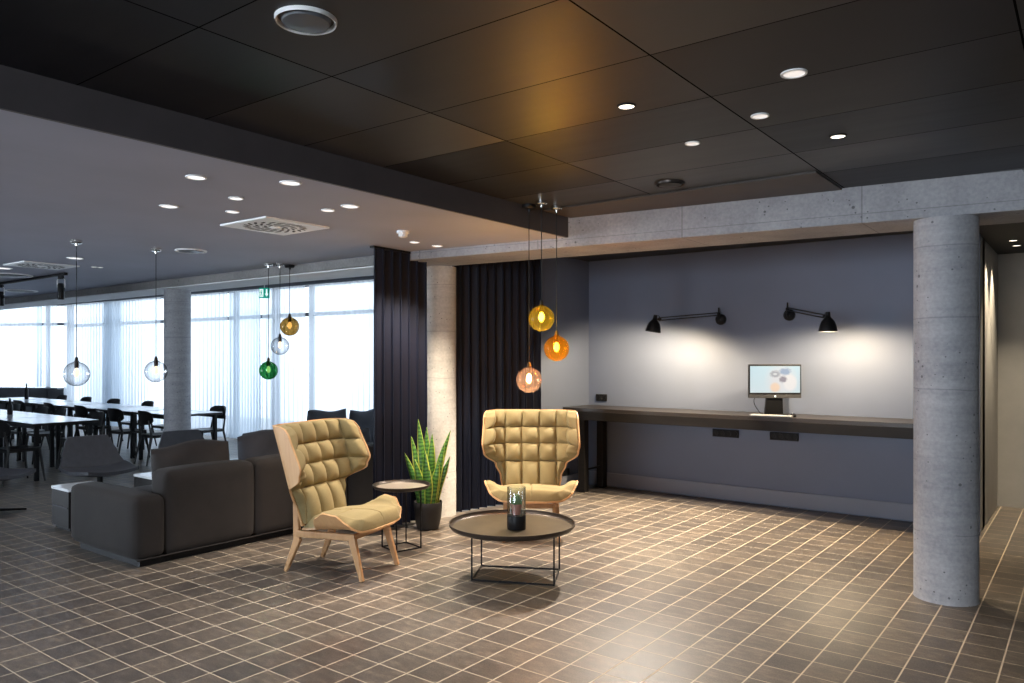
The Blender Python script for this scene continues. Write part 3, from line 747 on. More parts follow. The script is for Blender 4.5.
def wall_lamp(label, bx, bz, sx, sy_, sz, armz, tiltx, watts):
    """bracket on the back wall, double-rod arm to a bell shade"""
    yw = 8.26
    t = thing('wall_lamp', label, 'wall lamp', (bx, yw, bz), 0, 'black swing-arm lamps on the nook wall')
    O = Vector((bx, yw, bz))
    bm = bm_new(); R = Matrix.Rotation(PI / 2, 3, 'X')
    pr = [(1e-5, .0), (.062, .0), (.062, -.012), (.05, -.022), (.03, -.04), (1e-5, -.045)]
    for r, z in pr: pass
    tmp = bm_new(); add_lathe(tmp, [(1e-5, 0), (.062, 0), (.06, .02), (.045, .035), (.02, .05), (1e-5, .052)], 28, cap=False)
    for v in tmp.verts: v.co = Vector((v.co.x, -v.co.z, v.co.y))
    obj('wall_plate', tmp, M['black'], t)
    bm.free()
    piv = Vector((0, -.07, .06)); end = Vector((sx, sy_, armz)) - O
    bm = bm_new(); add_tube(bm, [(0, -.045, -.02), (0, -.07, 0), piv + Vector((0, 0, .07))], [.014, .012, .008], 10); add_sphere(bm, piv, .02, 14, 8); obj('pivot', bm, M['black'], t)
    bm = bm_new()
    for dz in (.014, -.014): add_tube(bm, [piv + Vector((0, 0, dz)), end + Vector((0, 0, dz))], .006, 8)
    obj('arm', bm, M['black'], t)
    bm = bm_new(); add_sphere(bm, end, .022, 14, 8)
    dirn = (end - piv).normalized(); hp = end + dirn * .06
    add_tube(bm, [end, hp], .010, 8)
    pts = [end + Vector((0, 0, .015)) + dirn * (.0 + .05 * (1 - math.cos(a))) * .6 + Vector((0, 0, .028 * math.sin(a))) for a in [PI * k / 8 for k in range(9)]]
    add_tube(bm, pts, .003, 6)
    obj('joint', bm, M['black'], t)
    sh = bm_new(); r = .082
    pr = [(.020, .05), (.022, .02), (.026, .0), (.030, -.004), (.045, -.02), (.062, -.045), (.074, -.08), (r, -.12), (r + .002, -.135), (r - .003, -.135), (r - .006, -.12), (.068, -.078), (.055, -.045), (.035, -.018), (1e-5, -.01)]
    add_lathe(sh, pr, 36, (0, 0, 0), cap=False)
    rot = Matrix.Rotation(tiltx, 3, 'Y')
    for v in sh.verts: v.co = rot @ v.co + hp
    so = obj('shade', sh, M['black'], t, angle=60)
    bb = bm_new(); add_sphere(bb, hp + rot @ Vector((0, 0, -.055)), .028, 16, 10); obj('bulb', bb, M['lamp_warm'], so)
    lp = O + hp + rot @ Vector((0, 0, -.132))
    add_light('wall_lamp_light', 'SPOT', lp, watts, (1, .79, .50), .03, lp + rot @ Vector((0, .35, -1)), 168, .35)
wall_lamp('black swing-arm lamp on the wall reaching left, above the bare part of the counter', -3.31, 2.02, -3.72, 7.56, 1.95, 2.01, math.radians(10), 130)
wall_lamp('black swing-arm lamp on the wall reaching right and forward, right of the monitor', -2.555, 2.045, -2.02, 7.60, 1.9, 1.985, 0, 100)

# monitor
mx, my = at_depth(774.5, 7.84)
t = thing('computer_monitor', 'flat black computer monitor showing a pale blue picture on the counter', 'monitor', (mx, my, cz), YAW - .02)
W_, H_ = .535, .345; zb = .18
bm = bm_new(); add_box(bm, (0, 0, zb + H_ / 2), (W_, .035, H_)); hs = obj('housing', bm, M['monitor'], t, smooth=False, bevel=.006)
bm = bm_new(); uvl = bm.loops.layers.uv.new('UVMap')
q = [(-W_ / 2 + .014, zb + .055), (W_ / 2 - .014, zb + .055), (W_ / 2 - .014, zb + H_ - .018), (-W_ / 2 + .014, zb + H_ - .018)]
f = bm.faces.new([bm.verts.new((p[0], -.0195, p[1])) for p in q])
for l, u in zip(f.loops, ((0, 0), (1, 0), (1, 1), (0, 1))): l[uvl].uv = u
obj('screen', bm, M['screen'], hs, smooth=False)
bm = bm_new(); add_box(bm, (0, -.0185, zb + .018), (W_ - .004, .006, .034)); obj('speaker_bar', bm, M['monitor_grey'], hs, smooth=False, bevel=.002)
bm = bm_new()
tmp = [(1e-5, 0), (.009, 0), (.009, .003)]
n = 20; c0 = bm.verts.new((0, -.0235, zb + .018)); ring = [bm.verts.new((.009 * math.cos(2 * PI * k / n), -.0235, zb + .018 + .009 * math.sin(2 * PI * k / n))) for k in range(n)]
for k in range(n): bm.faces.new((c0, ring[k], ring[(k + 1) % n]))
obj('round_badge', bm, M['white_sign'], hs, smooth=False)
bm = bm_new(); add_bar(bm, (0, .03, .012), (0, .01, zb + .06), (.19, .03), (.16, .03), (0, 1, 0)); obj('stand', bm, M['monitor'], t, smooth=False, bevel=.004)
bm = bm_new(); add_box(bm, (0, .02, .008), (.24, .17, .016)); obj('foot', bm, M['monitor'], t, smooth=False, bevel=.004)
# keyboard, mouse, cable
kx, ky = at_depth(768, 7.55)
t = thing('keyboard', 'slim grey keyboard lying in front of the monitor', 'keyboard', (kx, ky + .09, cz), .12)
bm = bm_new(); add_box(bm, (0, 0, .008), (.40, .13, .016)); kc = obj('case', bm, M['monitor_grey'], t, smooth=False, bevel=.003)
bm = bm_new()
for i in range(15):
    for j in range(5): add_box(bm, (-.185 + i * .0262, -.048 + j * .024, .019), (.021, .019, .007))
obj('keys', bm, M['paper_white'], kc, smooth=False)
x, y = at_depth(789, 7.55); t = thing('computer_mouse', 'small black mouse on the counter right of the keyboard', 'mouse', (x, y + .13, cz), .1)
bm = bm_new(); add_sphere(bm, (0, 0, .012), .032, 20, 10, (1, 1.7, .75)); ms_ = obj('shell', bm, M['monitor'], t)
bm = bm_new(); add_tube(bm, [(0, -.030, .036), (0, -.024, .039)], .005, 10); obj('scroll_wheel', bm, M['paper_white'], ms_)
bm = bm_new(); pts = []
x0, y0 = at_depth(748, 7.9)
for k in range(13):
    a = k / 12; pts.append((mx - .1 - .10 * math.sin(a * PI) - .08 * a, my + .06 + .04 * a, cz + .30 - .29 * a + .0 * a))
add_tube(bm, pts, .004, 8); tag(obj('power_cable', bm, M['black']), 'thin black cable looping down behind the monitor to the counter', 'cable')

# sockets
def socket_block(c, w, h, n, label, axis='y'):
    t = thing('power_socket', label, 'socket', c, 0 if axis == 'y' else PI / 2, 'black power sockets in the nook')
    bm = bm_new(); add_box(bm, (0, -.012, 0), (w, .024, h)); obj('faceplate', bm, M['black'], t, smooth=False, bevel=.004)
    for k in range(n):
        cxk = (k - (n - 1) / 2) * w / n
        bm = bm_new(); tmp = []
        add_lathe(bm, [(h * .30, .0), (h * .34, .004), (h * .34, .0), (1e-5, -.0)], 20, cap=False)
        for v in bm.verts: v.co = Vector((v.co.x + cxk, -.0245 - v.co.z, v.co.y))
        obj('outlet', bm, M['monitor'], t)
def wall_pt(px, py):
    r = (px - 512) / FOC; d = 8.26 / (CY + r * SY); x, y = at_depth(px, d); return (x, 8.26, EYE - (py - HOR) * d / FOC)
socket_block(wall_pt(602, 397.5), .15, .085, 2, 'double black socket on the wall above the counter near its corner')
socket_block(wall_pt(726, 433.3), .30, .085, 4, 'row of black sockets under the counter, left of the monitor')
socket_block(wall_pt(784.5, 436.5), .30, .085, 4, 'row of black sockets under the counter, beneath the monitor')
r_ = (565.5 - 512) / FOC; d_ = 5.03 / (SY - r_ * CY); x_, y_ = at_depth(565.5, d_)
socket_block((-5.04, y_, EYE - (472 - HOR) * d_ / FOC), .14, .08, 1, 'single black socket low on the side wall behind the armchair', 'x')

# ================================================================== ARMCHAIRS
def bend(a, a0, R, amax):
    """cross-section of a bent sheet: arc distance a -> (side, lift, nx, ny)"""
    s = 1 if a >= 0 else -1; a = abs(a)
    if a <= a0: return s * a, 0.0, 0.0, 1.0
    t = (a - a0) / R
    if t <= amax: return s * (a0 + R * math.sin(t)), R * (1 - math.cos(t)), -s * math.sin(t), math.cos(t)
    e = a - a0 - R * amax
    return s * (a0 + R * math.sin(amax) + e * math.cos(amax)), R * (1 - math.cos(amax)) + e * math.sin(amax), -s * math.sin(amax), math.cos(amax)
def lerp_tab(tab, v):
    for (v0, a0), (v1, a1) in zip(tab, tab[1:]):
        if v <= v1:
            k = (v - v0) / (v1 - v0); k = k * k * (3 - 2 * k); return a0 + (a1 - a0) * k
    return tab[-1][1]
BACKTAB = [(0, .265), (.18, .285), (.33, .335), (.50, .56), (.60, .605), (.90, .575), (.965, .555), (1.0, .49)]
BZ0, BZ1 = .36, 1.10
def back_pt(a, v, off):
    """a: arc distance from the middle, v: 0..1 up the back; off: distance in front of the shell"""
    y, lift, nx, ny = bend(a, .235, .17, math.radians(75))
    lift *= .95; z = BZ0 + (BZ1 - BZ0) * v
    x0 = -.16 - .20 * v - .03 * v * v
    return Vector((x0 + lift + off * ny, y + nx * off, z + off * .2))
SEATTAB = [(0, .22), (.16, .26), (.30, .285), (.42, .43), (.56, .475), (.72, .455), (.85, .38), (.94, .28), (1.0, .12)]
def seat_pt(a, t, off):
    y, lift, nx, ny = bend(a, .235, .15, math.radians(60))
    x = -.20 + .58 * t
    z = .335 + .045 * math.sin(min(1, t * 1.1) * PI * .5) - .045 * max(0, t - .75) ** 1.5 * 4 + lift * .9
    return Vector((x, y + nx * off, z + off * ny))
def make_armchair(label, loc, rot):
    t = thing('wing_armchair', label, 'armchair', loc, rot, 'tufted wing armchairs with oak shells')
    NU, NV = 72, 60
    # plywood back shell
    bm = bm_new()
    f0 = lambda u, v: back_pt((u * 2 - 1) * lerp_tab(BACKTAB, v), v, 0)
    f1 = lambda u, v: back_pt((u * 2 - 1) * lerp_tab(BACKTAB, v), v, -.014)
    add_grid(bm, f0, NU, 40, f1); obj('back_shell', bm, M['oak_h'], t, angle=50)
    # tufted back cushion
    rows = [0, .36, .575, .775, 1.0]; cols = [-.63, -.42, -.24, -.08, .08, .24, .42, .63]
    def pillow(x, cells):
        for c0, c1 in zip(cells, cells[1:]):
            if x <= c1 + 1e-9:
                k = (x - c0) / (c1 - c0); return max(0, min(1, 4 * k * (1 - k))) ** .5
        return 0
    def cush(u, v):
        vv = .015 + v * .972; half = lerp_tab(BACKTAB, vv) - .012; a = (u * 2 - 1) * half
        edge = min(1, (half - abs(a)) / .035) * min(1, (1 - vv) / .03 + .15) * min(1, vv / .03 + .2)
        edge = max(0, edge) ** .5
        th = .012 + edge * (.014 + .062 * (pillow(a, cols) * pillow(vv, rows)) ** .85)
        return back_pt(a, vv, th)
    bm = bm_new(); g1 = lambda u, v: back_pt((u * 2 - 1) * (lerp_tab(BACKTAB, .015 + v * .972) - .012), .015 + v * .972, .001)
    add_grid(bm, cush, 112, 96, g1); bc = obj('back_cushion', bm, M['mustard'], t, angle=60)
    # tuft buttons
    bm = bm_new()
    for v in rows[1:-1]:
        for a in cols[1:-1]:
            if abs(a) < lerp_tab(BACKTAB, v) - .06: add_sphere(bm, back_pt(a, v, .030), .009, 10, 6)
    obj('tuft_buttons', bm, M['mustard'], bc)
    # seat shell and cushion
    bm = bm_new()
    s0 = lambda u, v: seat_pt((u * 2 - 1) * lerp_tab(SEATTAB, v), v, 0); s1 = lambda u, v: seat_pt((u * 2 - 1) * lerp_tab(SEATTAB, v), v, -.013)
    add_grid(bm, s0, 56, 48, s1); obj('seat_shell', bm, M['oak_h'], t, angle=50)
    def scush(u, v):
        vv = .02 + v * .965; half = max(.05, lerp_tab(SEATTAB, vv) - .010); a = (u * 2 - 1) * half
        edge = max(0, min(1, (half - abs(a)) / .05) * min(1, (1 - v) / .06) * min(1, v / .04 + .2)) ** .5
        k = min(1, abs(a) / .02 + .55) ; q = abs(vv - .5); k2 = min(1, q / .03 + .6) if abs(a) < .2 else 1
        th = .010 + edge * (.042 + .036 * math.cos(min(1, abs(a) / .46) * PI * .5) * k * k2)
        return seat_pt(a, vv, th)
    bm = bm_new(); sg = lambda u, v: seat_pt((u * 2 - 1) * max(.05, lerp_tab(SEATTAB, .02 + v * .965) - .010), .02 + v * .965, .001)
    add_grid(bm, scush, 72, 60, sg); obj('seat_cushion', bm, M['mustard'], t, angle=60)
    # oak frame
    for s in (-1, 1):
        y = s * .235
        bm = bm_new(); add_bar(bm, (.34, y * 1.02, 0), (.245, y * .96, .30), (.030, .030), (.034, .060), (1, 0, 0)); obj('leg', bm, M['oak'], t, bevel=.008, seg=3)
        bm = bm_new(); add_bar(bm, (-.345, y * .95, 0), (-.235, y * .92, .26), (.030, .030), (.034, .062), (1, 0, 0)); obj('leg', bm, M['oak'], t, bevel=.008, seg=3)
        bm = bm_new(); add_bar(bm, (-.25, y * .92, .29), (.27, y * .96, .305), (.034, .050), (.034, .050)); obj('side_rail', bm, M['oak'], t, bevel=.008, seg=3)
        bm = bm_new(); add_bar(bm, (-.243, y * .92, .25), (-.290, y * .80, .66), (.032, .060), (.022, .026), (1, 0, 0)); obj('back_support', bm, M['oak'], t, bevel=.007, seg=3)
    for xr in (-.22, .22): bm = bm_new(); add_bar(bm, (xr, -.2, .293), (xr, .2, .293), (.03, .04), (.03, .04)); obj('cross_rail', bm, M['oak'], t, bevel=.006)
    return t
ch1 = make_armchair('mustard tufted wing armchair seen from its side, beside the sofa', (-4.52, 3.84, 0), math.radians(14.5))
index_kids()
c2x, c2y = at_depth(531, 6.93)
ch2 = dup(ch1, (c2x, c2y, 0), YAW - PI / 2 - .02, 'mustard tufted wing armchair facing the camera behind the coffee table', 'tufted wing armchairs with oak shells')

# ================================================================== TABLES
def tray_profile(r, z, h): return [(1e-5, z), (r - .025, z), (r - .012, z + .004), (r - .004, z + h), (r + .002, z + h), (r - .002, z - .004), (r - .02, z - .010), (1e-5, z - .010)]
def tray_table(name, label, loc, r, z, h, mtop, mrim, quad, sub_z):
    t = thing(name, label, 'table', loc)
    bm = bm_new(); add_lathe(bm, [(1e-5, z), (r - .022, z)], 72, cap=False); obj('tray_top', bm, mtop, t)
    bm = bm_new(); add_lathe(bm, [(r - .022, z), (r - .010, z + .006), (r - .003, z + h), (r + .003, z + h), (r + .001, z + h * .4), (r - .012, z - .006), (r - .03, z - .012), (1e-5, z - .012)], 72, cap=False); obj('tray_rim', bm, mrim, t, angle=60)
    w = .006
    for k, (x, y) in enumerate(quad):
        bm = bm_new(); add_tube(bm, [(x, y, 0), (x, y, z - .012)], w, 8); obj('leg', bm, M['black'], t)
    bm = bm_new()
    n = len(quad)
    for k in range(n):
        a, b = quad[k], quad[(k + 1) % n]
        add_tube(bm, [(a[0], a[1], w), (b[0], b[1], w)], w, 8); add_tube(bm, [(a[0], a[1], z - .018), (b[0], b[1], z - .018)], w, 8)
    obj('wire_frame', bm, M['black'], t)
    return t
tx, ty = at_depth(512, 5.56)
leg_px = [(471.8, 580.5), (554, 586), (559.3, 570), (481.5, 566.3)]
quad = [tuple(Vector(at_z(px, py, 0)) - Vector((tx, ty))) for px, py in leg_px]
tray_table('coffee_table', 'large round bronze tray coffee table on a thin black wire frame', (tx, ty, 0), .455, .372, .03, M['bronze'], M['bronze_rim'], quad, 0)
sx_, sy2 = at_depth(401.5, 6.42)
q2 = []
for k in range(4):
    a = .55 + k * PI / 2; q2.append((.165 * math.cos(a), .165 * math.sin(a)))
tray_table('side_table', 'small round tray side table between the armchair and the potted plant', (sx_, sy2, 0), .238, .512, .022, M['tray2'], M['bronze_rim'], q2, 0)

# lantern with cactus on the coffee table
vx, vy = at_depth(516.5, 5.46); vz = .372
t = thing('glass_planter', 'cylindrical glass planter with black base on the coffee table', 'planter', (vx, vy, vz))
bm = bm_new(); add_lathe(bm, [(1e-5, .002), (.064, .002), (.067, .006), (.067, .10), (.064, .104), (1e-5, .104)], 48, cap=False); obj('base', bm, M['black'], t, angle=50)
bm = bm_new(); add_lathe(bm, [(.066, .100), (.066, .300), (.0645, .303), (.063, .300), (.063, .105)], 48, cap=False); obj('glass_cylinder', bm, M['g_vase'], t, angle=50)
t = thing('potted_cactus', 'little green cactus in a pink clay pot inside the glass planter', 'cactus', (vx, vy, vz + .1045))
bm = bm_new(); add_lathe(bm, [(1e-5, 0), (.026, 0), (.034, .062), (.037, .062), (.037, .075), (.032, .075), (.030, .066), (1e-5, .066)], 32, cap=False); obj('clay_pot', bm, M['pink'], t, angle=50)
bm = bm_new()
for (ax, ay, hh, rr) in ((0, 0, .085, .026), (.022, .01, .06, .016), (-.022, -.006, .065, .017), (.004, -.022, .055, .015)):
    nseg = 30; rings = []
    for i in range(11):
        f = i / 10; rad = rr * (math.sin(PI * min(.999, f * .93 + .07)) ** .4)
        rings.append([bm.verts.new((ax + rad * (1 + .14 * math.cos(9 * 2 * PI * k / nseg)) * math.cos(2 * PI * k / nseg), ay + rad * (1 + .14 * math.cos(9 * 2 * PI * k / nseg)) * math.sin(2 * PI * k / nseg), .06 + f * hh)) for k in range(nseg)])
    for a, b in zip(rings, rings[1:]):
        for k in range(nseg): bm.faces.new((a[k], a[(k + 1) % nseg], b[(k + 1) % nseg], b[k]))
obj('cactus_stems', bm, M['cactus'], t)

# ------------------------------------------------------------------ potted sansevieria
ppx, ppy = at_depth(428, 7.13)
t = thing('potted_snake_plant', 'tall green snake plant in a charcoal pot before the lit column', 'plant', (ppx, ppy, 0))
bm = bm_new(); add_lathe(bm, [(1e-5, 0), (.088, 0), (.10, .01), (.122, .10), (.131, .20), (.132, .25), (.129, .256), (.122, .25), (.118, .225), (1e-5, .225)], 48, cap=False); obj('pot', bm, M['pot'], t, angle=50)
bm = bm_new(); add_lathe(bm, [(1e-5, .232), (.06, .234), (.118, .228)], 40, cap=False); obj('soil', bm, M['soil'], t)
rnd = random.Random(5)
leaves = [(-.03, .0, .80, -.10, .05), (.02, .01, .66, .03, .055), (-.06, .02, .64, -.20, .05), (.06, -.01, .58, .20, .052), (.04, .03, .70, .30, .045), (0, -.05, .52, -.05, .055), (-.04, -.05, .44, -.22, .05), (.05, -.05, .42, .16, .05), (.08, .02, .46, .34, .042), (-.01, .05, .72, -.02, .05), (-.08, -.01, .50, -.34, .045), (.01, -.07, .34, .06, .05)]
for (lx, ly, ln, lean, wd) in leaves:
    yaw_ = YAW + rnd.uniform(-.5, .5); tw = rnd.uniform(-.5, .5); rightv = Vector((math.cos(YAW), math.sin(YAW), 0)); backv = Vector((-math.sin(YAW), math.cos(YAW), 0))
    bm = bm_new(); uvl = bm.loops.layers.uv.new('UVMap')
    base = rightv * lx + backv * ly + Vector((0, 0, .22)); NN = 16; g = []
    for i in range(NN + 1):
        f = i / NN; w = wd * (1 - max(0, f - .55) ** 1.6 * 3.4) * (.65 + .45 * math.sin(min(1, f * 1.8) * PI / 2)); w = max(.002, w) * .72
        c = base + rightv * (lean * ln * (f ** 1.5) * .8) + backv * (.10 * ln * math.sin(tw) * f * f) + Vector((0, 0, ln * f * math.cos(lean * .5)))
        ang = tw * (1 - .4 * f) + .25 * math.sin(f * 5 + lx * 40)
        sv = rightv * math.cos(ang) + backv * math.sin(ang); nv = Vector((0, 0, 1)).cross(sv)
        row = [bm.verts.new(c + sv * (w * k) - nv * (w * .55 * (1 - k * k))) for k in (-1, -.5, 0, .5, 1)]
        row2 = [bm.verts.new(c + sv * (w * k * .98) - nv * (w * .55 * (1 - k * k) - .0035)) for k in (-1, -.5, 0, .5, 1)]
        g.append((row, row2))
    def uvface(vs, us):
        fc = bm.faces.new(vs)
        for l, u in zip(fc.loops, us): l[uvl].uv = u
    for i in range(NN):
        for s in (0, 1):
            for k in range(4):
                vs = (g[i][s][k], g[i][s][k + 1], g[i + 1][s][k + 1], g[i + 1][s][k])
                us = ((k / 4, i / NN), ((k + 1) / 4, i / NN), ((k + 1) / 4, (i + 1) / NN), (k / 4, (i + 1) / NN))
                uvface(vs, us)
        for k in (0, 4): uvface((g[i][0][k], g[i + 1][0][k], g[i + 1][1][k], g[i][1][k]), ((k / 4, 0),) * 4)
    obj('leaf', bm, M['leaf'], t, angle=60)

# ================================================================== SOFAS
def soft_box(bm, c, s, r=.06, puff=.015, n=12):
    """upholstered block: rounded box with gently swollen faces"""
    hx, hy, hz = s[0] / 2, s[1] / 2, s[2] / 2; r = min(r, hx * .95, hy * .95, hz * .95)
    tmp = bmesh.new(); bmesh.ops.create_cube(tmp, size=2); bmesh.ops.subdivide_edges(tmp, edges=tmp.edges[:], cuts=n, use_grid_fill=True)
    mp = {}
    for v in tmp.verts:
        p = v.co; q = Vector((p.x * hx, p.y * hy, p.z * hz))
        # concentrate the grid towards the edges
        q = Vector([math.copysign(abs(a) ** .8, a) * h for a, h in zip(p, (hx, hy, hz))])
        core = Vector((max(-hx + r, min(hx - r, q.x)), max(-hy + r, min(hy - r, q.y)), max(-hz + r, min(hz - r, q.z))))
        d = q - core
        if d.length > 1e-9: q = core + d.normalized() * r
        fx, fy, fz = (1 - (q.x / hx) ** 2), (1 - (q.y / hy) ** 2), (1 - (q.z / hz) ** 2)
        if abs(p.x) > .999: q.x += math.copysign(puff * fy * fz, p.x)
        if abs(p.y) > .999: q.y += math.copysign(puff * fx * fz, p.y)
        if abs(p.z) > .999: q.z += math.copysign(puff * fx * fy, p.z)
        mp[v] = bm.verts.new(q + Vector(c))
    for f in tmp.faces: bm.faces.new([mp[v] for v in f.verts])
    tmp.free()
def cushion(label, loc, w, h, th, lean, rotz, mat, group, seed=0, name='throw_cushion'):
    rnd = random.Random(seed); bm = bm_new(); N = 22; front, back = [], []
    def pt(u, v, s):
        x, z = (u * 2 - 1), (v * 2 - 1)
        pin = 1 - .07 * (1 - abs(x) ** 2) * 0 ; cx = x * (1 + .015 * (1 - z * z)) ; czz = z * (1 + .03 * (1 - x * x))
        prof = (max(0, 1 - x ** 4) * max(0, 1 - z ** 4)) ** .55
        wr = .10 * math.sin(x * 5 + seed) * math.sin(z * 4 + seed * 2) * prof
        return Vector((cx * w / 2, s * th / 2 * prof * (1 + wr), h / 2 + czz * h / 2 + .02 * math.sin(x * 3 + seed) * (v)))
    add_grid(bm, lambda u, v: pt(u, v, 1), N, N, lambda u, v: pt(u, v, -1))
    bmesh.ops.remove_doubles(bm, verts=bm.verts, dist=.0008)
    R = Matrix.Rotation(lean, 3, 'X')
    for v in bm.verts: v.co = R @ v.co
    o = obj(name, bm, mat, loc=loc, rotz=rotz, angle=80); tag(o, label, 'cushion', group); return o

SX0, SX1, SY0, SY1 = -6.83, -5.70, 2.86, 5.95
t = thing('modular_sofa', 'long charcoal modular sofa seen from behind its back', 'sofa', ((SX0 + SX1) / 2, (SY0 + SY1) / 2, 0))
ox, oy = (SX0 + SX1) / 2, (SY0 + SY1) / 2
bm = bm_new(); soft_box(bm, (0, SY0 + .125 - oy, .3), (SX1 - SX0, .24, .48), .055, .012); obj('armrest', bm, M['sofa'], t, angle=80)
ys = [SY0 + .245, 3.90, 4.93, SY1]
for a, b in zip(ys, ys[1:]):
    bm = bm_new(); soft_box(bm, (SX1 - .13 - ox, (a + b) / 2 - oy, .385), (.26, b - a - .004, .65), .055, .018); obj('back_module', bm, M['sofa'], t, angle=80)
    bm = bm_new(); soft_box(bm, (-.14, (a + b) / 2 - oy, .27), (SX1 - SX0 - .28, b - a - .006, .34), .05, .02); obj('seat_cushion', bm, M['sofa'], t, angle=80)
bm = bm_new(); add_box(bm, (0, 0, .03), (SX1 - SX0 - .14, SY1 - SY0 - .14, .06)); obj('plinth', bm, M['black'], t, smooth=False)
bm = bm_new(); add_tube(bm, [(SX1 - ox - .01, SY0 + .02 - oy, .066), (SX1 - ox - .01, SY1 - .02 - oy, .066)], .006, 6); obj('piping', bm, M['sofa'], t)
GC = 'loose back cushions on the modular sofa'
cushion('dark taupe back cushion at the near end of the sofa, by the armrest', (-6.06, 3.54, .44), .70, .43, .17, -.10, PI / 2, M['cush'], GC, 1)
cushion('slate back cushion on the sofa just left of the side-on armchair', (-6.08, 4.34, .44), .68, .46, .17, -.12, PI / 2, M['cush_blue'], GC, 2)
cushion('slate back cushion at the sofa end beside the dark drape', (-6.08, 5.24, .44), .66, .42, .17, -.1, PI / 2, M['cush_blue'], GC, 3)
# second sofa opposite
T0, T1, U0, U1 = -8.10, -7.30, 5.33, 8.0
t = thing('low_sofa', 'slate grey sofa standing behind the charcoal modular sofa, near the windows', 'sofa', ((T0 + T1) / 2, (U0 + U1) / 2, 0))
ox, oy = (T0 + T1) / 2, (U0 + U1) / 2
bm = bm_new(); soft_box(bm, (T0 + .11 - ox, 0, .39), (.22, U1 - U0, .62), .04, .01); obj('backrest', bm, M['cush_blue'], t, angle=80)
for a, b in ((U0, (U0 + U1) / 2), ((U0 + U1) / 2, U1)):
    bm = bm_new(); soft_box(bm, (.11, (a + b) / 2 - oy, .27), (T1 - T0 - .23, b - a - .006, .32), .05, .02); obj('seat_cushion', bm, M['cush_blue'], t, angle=80)
bm = bm_new(); add_box(bm, (0, 0, .04), (T1 - T0 - .06, U1 - U0 - .06, .08)); obj('plinth', bm, M['black'], t, smooth=False)
GE = 'cushions on the low sofa by the windows'
cushion('slate cushion standing on the low sofa, above the back of the side-on armchair', (-7.76, 6.33, .43), .62, .49, .16, .05, PI / 2, M['cush_blue'], GE, 4)
cushion('slate cushion on the low sofa closest to the dark drape', (-7.74, 6.98, .43), .60, .46, .16, .0, PI / 2 + .1, M['cush_blue'], GE, 5)
cushion('large slate cushion at the near end of the low sofa', (-7.72, 5.72, .43), .62, .24, .16, .1, PI / 2, M['cush_blue'], GE, 6)

# cube side tables
def cube_table(c, s, h, label):
    t = thing('cube_table', label, 'table', (c[0], c[1], 0), 0, 'white-topped cube tables of the lounge')
    bm = bm_new(); add_box(bm, (0, 0, h - .0125), (s[0], s[1], .025)); obj('table_top', bm, M['tabletop'], t, smooth=False, bevel=.003)
    bm = bm_new(); add_box(bm, (0, 0, (h - .025 + .03) / 2), (s[0] - .01, s[1] - .01, h - .055)); obj('body', bm, M['blackw'], t, smooth=False, bevel=.003)
    bm = bm_new(); add_box(bm, (0, -s[1] / 2 + .001, h * .55), (s[0] - .04, .006, .012)); obj('shelf_gap', bm, M['slot'], t, smooth=False)
    bm = bm_new(); add_box(bm, (0, 0, .015), (s[0] - .06, s[1] - .06, .03)); obj('plinth', bm, M['black'], t, smooth=False)
cube_table((-7.62, 3.30), (.36, .36), .39, 'dark cube table with white top just left of the sofa armrest')
cube_table((-7.60, 4.22), (.60, .55), .39, 'white-topped cube table peeking out above the sofa armrest')
cube_table((-7.64, 5.02), (.34, .34), .44, 'small white-topped cube table left of the slate sofa')

# ------------------------------------------------------------------ swivel lounge chairs
def make_lounge(label, loc, rot):
    t = thing('lounge_chair', label, 'chair', loc, rot, 'grey swivel lounge chairs')
    # one bent shell: seat runs forward (+x), back rises at the rear
    def path(v):
        if v < .5: f = v / .5; return Vector((.34 - .56 * f, 0, .41 - .035 * math.sin(f * PI)))
        f = (v - .5) / .5; return Vector((-.22 - .06 * f - .07 * math.sin(f * PI / 2), 0,   .41 + .325 * f ** 1.15))
    def half(v): return lerp_tab([(0, .24), (.10, .31), (.38, .34), (.52, .33), (.75, .28), (.92, .235), (1, .20)], v)
    def f0(u, v):
        p = path(v); y = (u * 2 - 1) * half(v); k = (abs(y) / .34) ** 2
        if v < .5: p = p + Vector((0, 0, .05 * k))
        else: p = p + Vector((.07 * k, 0, 0))
        return Vector((p.x, y, p.z))
    def f1(u, v):
        p = f0(u, v); f = min(1, max(0, (v - .4) / .2)); return p + Vector((-.035 * f, 0, -.035 * (1 - f)))
    bm = bm_new(); add_grid(bm, f0, 20, 40, f1); obj('seat_shell', bm, M['shell_grey'], t, angle=50)
    bm = bm_new(); add_tube(bm, [(0, 0, .35), (0, 0, .02)], [.03, .022], 16); obj('pedestal', bm, M['black'], t)
    for k in range(4):
        a = PI / 4 + k * PI / 2; bm = bm_new()
        add_tube(bm, [(0, 0, .05), (.17 * math.cos(a), .17 * math.sin(a), .03), (.34 * math.cos(a), .34 * math.sin(a), .012)], [.016, .013, .009], 10); obj('base_arm', bm, M['black'], t)
    return t
lx, ly = at_depth(100, 8.15)
lc = make_lounge('grey swivel lounge chair with a wide low back, behind the sofa armrest', (lx, ly, 0), math.radians(-4))
index_kids()
x, y = at_depth(193, 8.75); dup(lc, (x, y, 0), math.radians(-8), 'grey swivel lounge chair half hidden behind the taupe sofa cushion')
x, y = at_depth(-12, 7.75); dup(lc, (x, y, 0), math.radians(40), 'grey swivel lounge chair cut off by the left edge, showing its star base')

